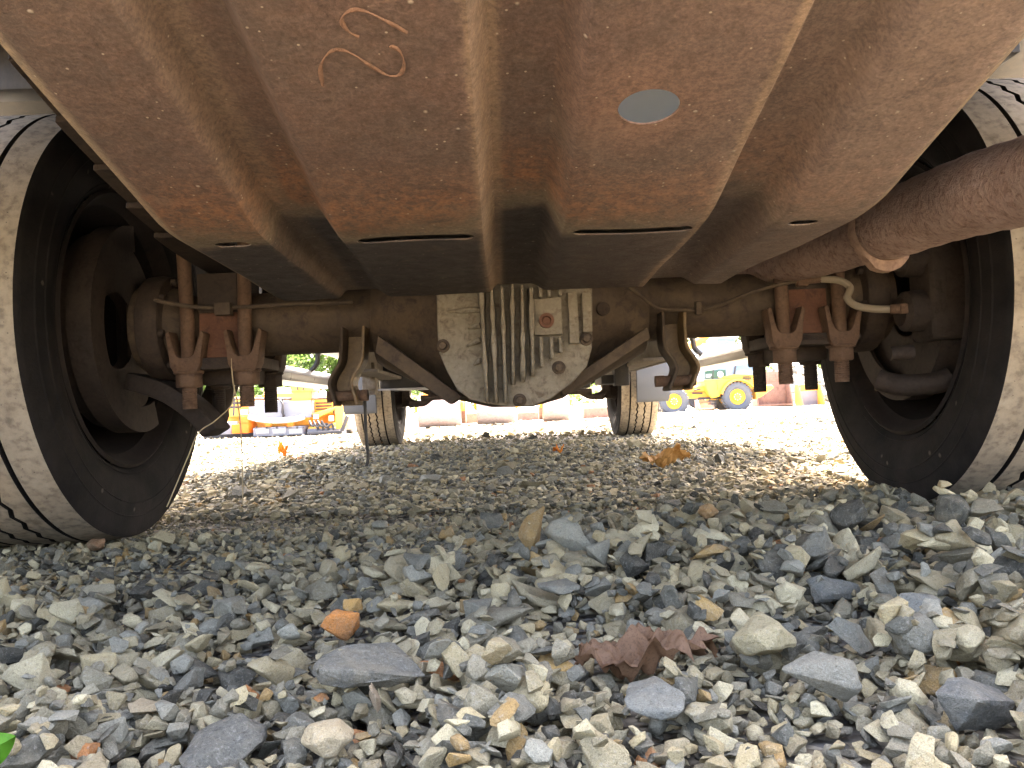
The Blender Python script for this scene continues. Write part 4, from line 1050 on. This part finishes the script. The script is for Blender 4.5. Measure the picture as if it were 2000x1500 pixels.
# --- asphalt paver
D = 14.0
pv = thing('paver', (P(560, 850, D).x, D + 1, gz(P(560, 850, D).x, D)), 'orange asphalt paver with grey screed parked in the sun left of the truck', 'paver')
def part(name, mat, parent, fn, bevel=.01):
    m = MB(); fn(m); return obj(name, m, mat, parent, bevel=bevel)
part('crawler_track', 'machine_dark', pv, lambda m: pxbox(m, 398, 843, 672, 853, D + .5, 2.6))
scr = part('screed', 'machine_grey', pv, lambda m: (pxbox(m, 494, 836, 592, 849, D - .25, .4), pxbox(m, 400, 826, 452, 848, D - .1, .4), pxbox(m, 600, 838, 668, 848, D - .1, .4)))
for x in (512, 545, 577): part('screed_plate', 'silver', scr, lambda m: pxbox(m, x - 13, 838, x + 13, 847, D - .27, .02))
for x in (523, 566): part('reflector', 'hot_orange', scr, lambda m: pxbox(m, x - 6, 826, x + 6, 833, D - .3, .06))
part('end_gate', 'hot_orange', pv, lambda m: (pxbox(m, 452, 829, 486, 846, D - .3, .5), pxpoly(m, [(466, 829), (470, 814), (484, 812), (486, 829)], D - .25, .4)))
part('platform_bar', 'silver', pv, lambda m: m.tube(smoothpath([P(486, 814, D - .4), P(505, 819, D - .42), P(540, 822, D - .42), P(575, 819, D - .42), P(594, 814, D - .4)], 5), .045, 12))
part('engine_panel', 'machine_grey', pv, lambda m: (pxpoly(m, [(486, 790), (498, 783), (550, 782), (552, 816), (492, 818), (485, 806)], D - .1, .5), pxbox(m, 554, 784, 608, 815, D - .08, .5)))
part('body', 'machine_orange', pv, lambda m: (pxbox(m, 430, 776, 512, 812, D + .5, 1.6), pxbox(m, 606, 780, 654, 808, D + .2, 1.6), pxbox(m, 512, 770, 606, 830, D + .55, 1.6), pxbox(m, 440, 810, 660, 845, D + .9, 1.2)))
col_ = part('control_column', 'machine_orange', pv, lambda m: (pxbox(m, 572, 763, 609, 786, D, .4), pxbox(m, 569, 753, 612, 763, D - .05, .5)))
part('column_edge', 'machine_dark', col_, lambda m: pxbox(m, 607.5, 763, 610, 812, D - .03, .03), .002)
part('hopper_wing', 'machine_orange', pv, lambda m: (pxpoly(m, [(610, 808), (654, 795), (654, 800), (612, 820)], D - .1, .25), pxpoly(m, [(654, 790), (671, 792), (668, 836), (656, 838)], D - .15, .5), pxpoly(m, [(602, 834), (650, 826), (650, 838), (602, 842)], D - .05, .3)))
part('push_arm', 'machine_dark', pv, lambda m: (m.tube([P(679, 812, D - .3), P(668, 842, D - .3)], .035, 8), m.tube([P(668, 843, D - .3), P(600, 848, D - .3)], .03, 8)), 0)
part('handrail', 'machine_dark', pv, lambda m: (m.tube([P(455, 779, D), P(570, 779, D)], .018, 8), m.tube([P(609, 779, D), P(652, 778, D)], .018, 8), m.tube([P(552, 779, D - .12), P(553, 815, D - .12)], .015, 8)), 0)
part('seat', 'white_paint', pv, lambda m: (pxbox(m, 540, 757, 558, 772, D + .6, .4), pxbox(m, 514, 764, 528, 775, D + .7, .4)), .03)
part('side_box', 'silver', pv, lambda m: (pxbox(m, 674, 808, 700, 838, D + .5, .8), pxbox(m, 668, 800, 690, 812, D + .8, .5)))
part('lamp', 'white_paint', pv, lambda m: m.lathe([(D - .02, 0), (D - .02, .055), (D + .05, .06)], (P(630, 769, D).x, 0, P(630, 769, D).z), 'Y', 16))
part('hydraulic_hose', 'machine_dark', pv, lambda m: m.tube(smoothpath([P(546, 780, D - .15), P(552, 790, D - .2), P(551, 805, D - .2), P(556, 812, D - .15)], 4), .015, 8), 0)
for x0, y0, x1, y1 in ((440, 786, 470, 789), (440, 794, 470, 797), (616, 786, 648, 788), (616, 792, 648, 794), (616, 798, 640, 800)):
    part('vent_slot', 'machine_dark', pv, lambda m: pxbox(m, x0, y0, x1, y1, D + .18 if x0 > 600 else D + .48, .02), 0)
for x in (500, 520, 540, 560, 580, 592): part('screed_bolt', 'machine_dark', scr, lambda m: pxbox(m, x - 1, 833, x + 1, 837, D - .29, .04), 0)
for k in range(4): part('auger_hose', 'machine_dark', pv, lambda m: m.tube(smoothpath([P(604 + 8 * k, 822, D - .2), P(610 + 9 * k, 832 + 2 * (k % 2), D - .25), P(618 + 10 * k, 828, D - .2), P(622 + 10 * k, 840, D - .2)], 4), .02, 6), 0)
part('lever_stand', 'machine_dark', pv, lambda m: (m.tube([P(592, 763, D - .08), P(594, 744, D - .08)], .014, 6), m.tube([P(582, 763, D - .08), P(580, 748, D - .08)], .014, 6), m.tube([P(456, 812, D - .1), P(458, 779, D)], .016, 6), m.tube([P(652, 808, D), P(652, 778, D)], .016, 6)), 0)
part('warning_panel', 'white_paint', pv, lambda m: (pxbox(m, 612, 810, 622, 818, D - .12, .02), pxbox(m, 642, 812, 652, 822, D - .12, .02), pxbox(m, 470, 800, 484, 810, D + .46, .02)), 0)
# --- rollers
def roller(x0, x1, ytop, ybot, d, lab, end):
    a, b = P(x0, ybot, d), P(x1, ybot, d); zg = gz(a.x, d); r_ = (P(x0, ytop, d).z - a.z) / 2; cx = (a.x + b.x) / 2
    t = thing('road_roller', (cx, d + .8, a.z), lab, 'roller', 'road rollers parked in a row'); hw = (b.x - a.x) / 2
    m = MB(); m.lathe([(-hw + .06, 0), (-hw + .05, r_ * .86), (-hw, r_ * .88), (-hw, r_), (hw, r_), (hw, r_ * .88), (hw - .10, r_ * .86), (hw - .12, 0)], (cx, d + r_, a.z + r_), 'X', 56)
    obj('drum', m, 'drum_steel', t, smooth=40)
    m = MB()
    for s in (-1, 1): m.box((cx + s * (hw + .04), d + r_ + .3, a.z + r_ + .12), (.05, .9, .16))
    m.box((cx, d + r_ * 2 + .25, a.z + r_ + .12), (2 * hw + .12, .12, .22)); obj('yoke', m, 'machine_yellow', t, bevel=.015)
    m = MB(); m.box((cx, d + r_ * 2 + 1.0, a.z + r_ + .42), (2 * hw * .9, 1.5, .75)); obj('body', m, 'machine_orange', t, bevel=.05)
    m = MB(); m.box((cx, d + r_ * 2 + .55, a.z + r_ + .95), (.45, .5, .5)); obj('seat', m, 'machine_dark', t, bevel=.03)
    m = MB()
    for sx in (-1, 1):
        for sy in (0, 1): m.tube([(cx + sx * hw * .8, d + r_ * 2 + .3 + sy * 1.2, a.z + r_ + .7), (cx + sx * hw * .8, d + r_ * 2 + .3 + sy * 1.2, a.z + r_ + 1.75)], .025, 8)
    m.box((cx, d + r_ * 2 + .9, a.z + r_ + 1.78), (hw * 2, 1.6, .06)); obj('canopy', m, 'machine_yellow', t)
    m = MB(); m.lathe([(-hw, 0), (-hw, r_ * .95), (hw, r_ * .95), (hw, 0)], (cx, d + r_ * 2 + 2.0, a.z + r_ * .95), 'X', 40); obj('drum', m, 'rust_far', t)
    return t
roller(816, 900, 779, 836, 17.0, 'road roller whose pale drum shows right of the left front wheel', 0)
roller(932, 1008, 776, 830, 18.0, 'road roller whose drum shows directly below the finned differential cover', 0)
roller(1062, 1114, 772, 823, 20.0, 'road roller whose narrow pinkish drum shows left of the right front wheel', 0)
# split tandem rings right of the middle drum
for k, (x0, x1) in enumerate(((1006.5, 1010), (1020, 1024))): pass
m = MB(); pxbox(m, 1140, 797, 1196, 816, 24.0, .6); tag(obj('steel_beam', m, 'rust_far', None, bevel=.02), 'low rusty steel beam lying behind the right front wheel', 'beam')
m = MB(); pxbox(m, 902, 808, 936, 826, 22.0, .6); tag(obj('steel_beam', m, 'rust_far', None, bevel=.02), 'short rusty beam between the two left roller drums', 'beam')
m = MB(); pxbox(m, 1010, 806, 1060, 823, 25.0, .8); tag(obj('steel_beam', m, 'rust_far', None, bevel=.02), 'rusty beam between the middle and right roller drums', 'beam')
# --- yellow wheel loader seen from its side
D = 29.0; K = D / FPX
ld = thing('wheel_loader', (P(1385, 802, D).x, D + .8, P(1385, 802, D).z), 'yellow wheel loader with blue-grey cab seen side-on at the right', 'loader')
def loader_wheel(px, py, rp):
    c = P(px, py, D); r_ = rp * K
    for y in (D, D + 1.5):
        m = MB(); pr = []
        m.lathe([(y + .04, r_ * .52), (y, r_ * .60), (y - .02, r_ * .78), (y, r_ * .93), (y + .05, r_), (y + .33, r_), (y + .38, r_ * .93), (y + .38, r_ * .5)], (c.x, 0, c.z), 'Y', 48)
        for k in range(26):
            a = 2 * math.pi * k / 26; m.box((c.x + math.cos(a) * r_, y + .19, c.z + math.sin(a) * r_), (.05, .34, .06), Matrix.Rotation(-a, 3, 'Y'))
        wh = obj('wheel', m, 'guard_grey', ld, smooth=40)
        m = MB(); m.lathe([(y + .03, r_ * .54), (y + .01, r_ * .50), (y + .06, r_ * .46), (y + .10, r_ * .30), (y + .04, r_ * .27), (y + .04, r_ * .16), (y + .0, r_ * .15), (y + .0, 0)], (c.x, 0, c.z), 'Y', 40)
        obj('rim', m, 'machine_yellow', wh)
        m = MB()
        for k in range(8):
            a = k * math.pi / 4; m.tube([(c.x + math.cos(a) * r_ * .22, y + .035, c.z + math.sin(a) * r_ * .22), (c.x + math.cos(a) * r_ * .22, y + .01, c.z + math.sin(a) * r_ * .22)], .018, 6)
        obj('wheel_nut', m, 'white_paint', wh)
loader_wheel(1441, 775, 28.5); loader_wheel(1317, 784, 28)
part('rear_body', 'machine_yellow', ld, lambda m: (pxpoly(m, [(1376, 742), (1474, 738), (1476, 752), (1470, 760), (1456, 748), (1440, 743), (1424, 747), (1412, 760), (1405, 775), (1390, 778), (1381, 762)], D + .12, 1.6), pxpoly(m, [(1400, 738), (1434, 731), (1476, 732), (1480, 740), (1440, 742)], D + .2, 1.4)), .03)
part('fender', 'machine_orange', ld, lambda m: m.ribbon([P(1441 + 34 * math.cos(R(a)), 776 - 34 * math.sin(R(a)), D + .18) for a in range(-6, 171, 8)], (0, 1, 0), .22, .05))
part('counterweight', 'machine_orange', ld, lambda m: (pxpoly(m, [(1474, 752), (1508, 752), (1512, 757), (1486, 776), (1474, 777)], D + .25, 1.2),), .03)
cab_ = part('cab', 'cab_blue', ld, lambda m: pxpoly(m, [(1364, 745), (1368, 727), (1392, 714), (1440, 706), (1470, 708), (1478, 732), (1432, 736), (1432, 742), (1376, 745)], D + .25, 1.3), .03)
part('window', 'cab_glass', cab_, lambda m: pxpoly(m, [(1440, 711), (1466, 711), (1474, 728), (1436, 730)], D + .235, .02), .002)
part('window', 'cab_glass', cab_, lambda m: pxpoly(m, [(1400, 719), (1430, 712), (1428, 722), (1398, 724)], D + .235, .02), .002)
sg = part('sign_panel', 'sign_green', cab_, lambda m: pxbox(m, 1377, 724, 1418, 738, D + .22, .03), .003)
c = P(1407, 731, D + .21); m = MB(); m.lathe([(c.y + .012, 0), (c.y, .0), (c.y, .105), (c.y + .012, .105)], (c.x, 0, c.z), 'Y', 28)
em = obj('emblem', m, 'white_paint', ld)
m = MB()
for q in ([(-.05, -.05), (-.02, -.045), (-.015, .0), (-.03, .03)], [(.0, -.06), (.02, -.01), (.05, .01), (.06, .04)], [(-.02, .05), (.01, .03), (.03, .06)]):
    m.tube([(c.x + a, c.y - .004, c.z + b) for a, b in q], .010, 6)
obj('emblem_mark', m, 'sign_green', em)
part('sign_block', 'white_paint', ld, lambda m: (pxbox(m, 1379, 731, 1390, 733.4, D + .208, .01), pxbox(m, 1379, 734.4, 1388, 736.5, D + .208, .01)), 0)
part('chassis', 'machine_orange', ld, lambda m: (pxbox(m, 1345, 756, 1378, 764, D + .4, .9), pxbox(m, 1350, 766, 1412, 776, D + .5, .8), pxpoly(m, [(1335, 760), (1352, 752), (1378, 762), (1376, 770), (1340, 776)], D + .6, .5), pxbox(m, 1380, 776, 1402, 781, D + .3, .3)), .02)
part('hydraulic_cylinder', 'machine_dark', ld, lambda m: (m.tube([P(1364, 778, D + .3), P(1412, 777, D + .3)], .035, 10), m.tube([P(1352, 768, D + .35), P(1372, 768, D + .35)], .03, 10), m.tube([P(1356, 762, D + .35), P(1368, 760, D + .35)], .025, 10)), 0)
part('lift_arm', 'cab_blue', ld, lambda m: m.ribbon(smoothpath([P(1298, 752, D + .2), P(1288, 770, D + .2), P(1280, 785, D + .2), P(1268, 802, D + .2)], 4), (0, 1, 0), .1, .22))
part('fork_frame', 'machine_yellow', ld, lambda m: (pxbox(m, 1262, 780, 1268, 806, D + .2, 1.2), m.tube([P(1268, 790, D + .3), P(1280, 782, D + .3)], .05, 8)))
part('panel_seam', 'machine_dark', ld, lambda m: (m.tube([P(1400, 742, D + .11), P(1402, 762, D + .11)], .008, 6), m.tube([P(1462, 738, D + .11), P(1463, 752, D + .11)], .008, 6)), 0)
part('cab_pillar', 'machine_dark', ld, lambda m: (m.tube([P(1432, 741, D + .22), P(1438, 708, D + .22)], .022, 6), m.tube([P(1392, 740, D + .22), P(1394, 714, D + .22)], .02, 6)), 0)
for k in range(4): part('grille_slot', 'machine_dark', ld, lambda m: pxbox(m, 1450, 734 + 2.2 * k, 1468, 735 + 2.2 * k, D + .11 + .09 * (k < 2), .02), 0)
part('step', 'machine_dark', ld, lambda m: (pxbox(m, 1384, 782, 1402, 784, D + .2, .25), pxbox(m, 1386, 788, 1400, 790, D + .2, .25), m.tube([P(1386, 776, D + .25), P(1387, 790, D + .25)], .015, 6), m.tube([P(1400, 776, D + .25), P(1399, 790, D + .25)], .015, 6)), 0)
part('mirror', 'machine_dark', ld, lambda m: (pxbox(m, 1360, 722, 1364, 731, D + .1, .06), m.tube([P(1364, 724, D + .12), P(1372, 722, D + .3)], .012, 6)), 0)
# --- buckets, second machine, rubble
def bucket(name, x0, x1, y0, y1, d, mats, lab, lean=8):
    a, b = P(x0, y1, d), P(x1, y1, d); t = thing(name, ((a.x + b.x) / 2, d + .5, a.z), lab, 'bucket', 'loose loader buckets')
    m = MB(); pxpoly(m, [(x0, y1), (x0 + 2, y0), (x1 - lean, y0), (x1, y1)], d + .35, .06); obj('back_plate', m, mats[0], t, bevel=.01)
    for x in (x0, x1):
        m = MB(); q = P(x, y1, d); zt = P(x, y0, d).z; m.extr([(d - .35, q.z), (d + .4, q.z), (d + .4, zt), (d + .1, zt)], 'YZ', q.x - .03, q.x + .03); obj('side_plate', m, mats[1], t, bevel=.005)
    m = MB(); m.box(((a.x + b.x) / 2, d + .02, a.z + .03), (b.x - a.x, .76, .05)); obj('floor_plate', m, mats[0], t, bevel=.005)
    m = MB(); pxbox(m, x0 + 1, y0, x1 - lean, y0 + (y1 - y0) * .25, d + .33, .03); obj('top_strip', m, mats[1], t, bevel=.005)
bucket('bucket', 1476, 1544, 727, 794, 32.0, ('rust_far', 'rust_far'), 'tall dark rusty bucket standing behind the yellow loader', 14)
bucket('bucket', 1364, 1420, 781, 801, 31.0, ('drum_steel', 'rust_far'), 'low pinkish bucket lying under the yellow loader between its wheels', 4)
bucket('bucket', 1562, 1606, 751, 795, 31.0, ('machine_grey', 'machine_orange'), 'grey bucket with orange top rim beside the right rear tyre', 2)
d = 36.0; bt = thing('crane_truck', (P(1385, 790, d).x, d + 1, P(1385, 790, d).z), 'pale truck with red beacon and orange boom far behind the yellow loader', 'truck')
part('cab', 'cab_blue', bt, lambda m: (pxbox(m, 1362, 672, 1392, 740, d, 2.0), pxbox(m, 1400, 660, 1440, 740, d + .2, 2.0)), .05)
part('cab_roof', 'white_paint', bt, lambda m: pxbox(m, 1398, 650, 1444, 659, d + .1, 2.0), .05)
part('window', 'cab_glass', bt, lambda m: pxbox(m, 1402, 660, 1434, 668, d + .17, .03), .003)
part('boom', 'machine_orange', bt, lambda m: m.tube([P(1345, 676, d - .3), P(1372, 664, d - .3), P(1395, 640, d - .3)], .16, 10), 0)
part('beacon', 'beacon_red', bt, lambda m: pxbox(m, 1424, 644, 1434, 650, d + .5, .2), .02)
part('chassis', 'machine_dark', bt, lambda m: pxbox(m, 1345, 738, 1450, 760, d + .2, 2.0), .03)
for px in (1365, 1430):
    c = P(px, 772, d); m = MB(); m.lathe([(c.y, 0), (c.y, .2), (c.y + .05, .32), (c.y, .46), (c.y + .05, .5), (c.y + .35, .5)], (c.x, 0, gz(c.x, d) + .5), 'Y', 32); obj('wheel', m, 'machine_dark', bt)
# rubble pile
rg = random.Random(21); items = []; cR = P(1545, 790, 40.0)
for _ in range(520):
    a = rg.uniform(0, 6.283); q = rg.random() ** .6; x = cR.x + math.cos(a) * 3.2 * q; y = 40.5 + math.sin(a) * 2.2 * q
    hgt = 2.5 * (1 - q) ** .8
    s = rg.uniform(.25, .7); gcol = rg.uniform(.35, .6)
    items.append((x, y, gz(x, y) + hgt * rg.uniform(.75, 1) + s * .1, s, rg.randrange(len(MID)), rot_rand(.9), (gcol, gcol * .98, gcol * .93)))
o = bulk('rubble_pile', items, MID, None); tag(o, 'pale heap of broken rock behind the rusty bucket', 'rubble', None, 'stuff')

# ------------------------------------------------------------------ trees behind the yard
rusty('bark_pale', (.42, .40, .35), (.50, .48, .44), (.30, .27, .22), 5, 0, .5, .02, .9, .1, 40)
def leaf_crown(c, rx, rz, seed, nclump, per):
    rs = np.random.RandomState(seed); V = []; 
    cl = rs.normal(size=(nclump, 3)); cl /= np.linalg.norm(cl, axis=1)[:, None]; cl *= (rs.rand(nclump, 1) ** .45)
    cl = cl * np.array([rx, rx * .8, rz]) + np.array(c); cr = rs.uniform(.35, .75, nclump)
    idx = np.repeat(np.arange(nclump), per); n = len(idx)
    p = rs.normal(size=(n, 3)); p /= np.linalg.norm(p, axis=1)[:, None]; p *= (rs.rand(n, 1) ** .5)
    ctr = cl[idx] + p * cr[idx][:, None] * np.array([1, 1, .7])
    t1 = rs.normal(size=(n, 3)); t1 /= np.linalg.norm(t1, axis=1)[:, None]; t2 = np.cross(t1, rs.normal(size=(n, 3))); t2 /= np.linalg.norm(t2, axis=1)[:, None]
    L = rs.uniform(.07, .13, (n, 1)); w_ = L * .55
    quad = np.stack([ctr - t1 * L, ctr + t2 * w_, ctr + t1 * L, ctr - t2 * w_], 1).reshape(-1, 3)
    return quad, np.arange(n * 4).reshape(-1, 4)
def tree(x, y, h, rx, seed, lab, bark='bark'):
    z0 = gz(x, y); rg = random.Random(seed)
    t = thing('tree', (x, y, z0), lab, 'tree', 'trees behind the yard'); m = MB()
    tp = [Vector((x + rg.uniform(-.1, .1) * k, y, z0 - .1 + h * .8 * k / 6)) for k in range(7)]
    m.tube(tp, [.17 * (1 - k / 8) for k in range(7)], 10)
    for k in range(9):
        b = tp[2 + k % 4]; a = rg.uniform(0, 6.283); e = b + Vector((math.cos(a) * rx * .7, math.sin(a) * rx * .5, h * rg.uniform(.08, .28)))
        m.tube([b, b.lerp(e, .5) + Vector((0, 0, .15)), e], [.07, .045, .015], 6)
    obj('trunk', m, bark, t)
    V, F = leaf_crown((x, y, z0 + h * .52), rx, h * .5, seed, 70, 100)
    me = bpy.data.meshes.new('crown'); me.from_pydata((V - np.array((x, y, z0))).tolist(), [], F.tolist()); me.materials.append(MATS['foliage'])
    place('crown', me, (x, y, z0), t)
for px, d, h, rx, lab, bk in ((480, 40, 6, 2.6, 'leafy tree above the left end of the paver', 'bark'), (565, 46, 6.5, 2.8, 'leafy tree behind the paver seat', 'bark'), (612, 43, 6.5, 2.4, 'pale-trunked tree in the gap left of the left shock bracket', 'bark_pale'),
                          (650, 48, 7, 2.8, 'dense green tree behind the paver column', 'bark'), (760, 50, 6.5, 3.0, 'green tree hidden mostly by the battery box', 'bark'), (1370, 50, 7, 3.0, 'green tree behind the orange boom', 'bark'),
                          (1455, 52, 7, 3.0, 'green tree right of the red beacon', 'bark'), (1580, 50, 7, 3.2, 'green tree above the pale rubble heap', 'bark'), (400, 44, 6.5, 2.8, 'leafy tree behind the left rear tyre', 'bark'), (1680, 54, 7, 3.2, 'green tree behind the right rear tyre', 'bark')):
    tree(P(px, 780, d).x, d, h, rx, int(px), lab, bk)
m = MB(); rs = np.random.RandomState(3)
V, F = leaf_crown((0, 58, 2.4), 40, 2.6, 77, 500, 70)
V = V.copy()
me = bpy.data.meshes.new('far_wood'); me.from_pydata(V.tolist(), [], F.tolist()); me.materials.append(MATS['foliage'])
o = place('far_wood', me, (0, 0, 0)); tag(o, 'far green wood closing the yard behind the trees', 'wood', None, 'stuff')
print('HM', np.percentile(HM[30:,100:-100],[5,25,50,75,95]).round(3)); print('stones laid', len(placed), 'far', len(far))
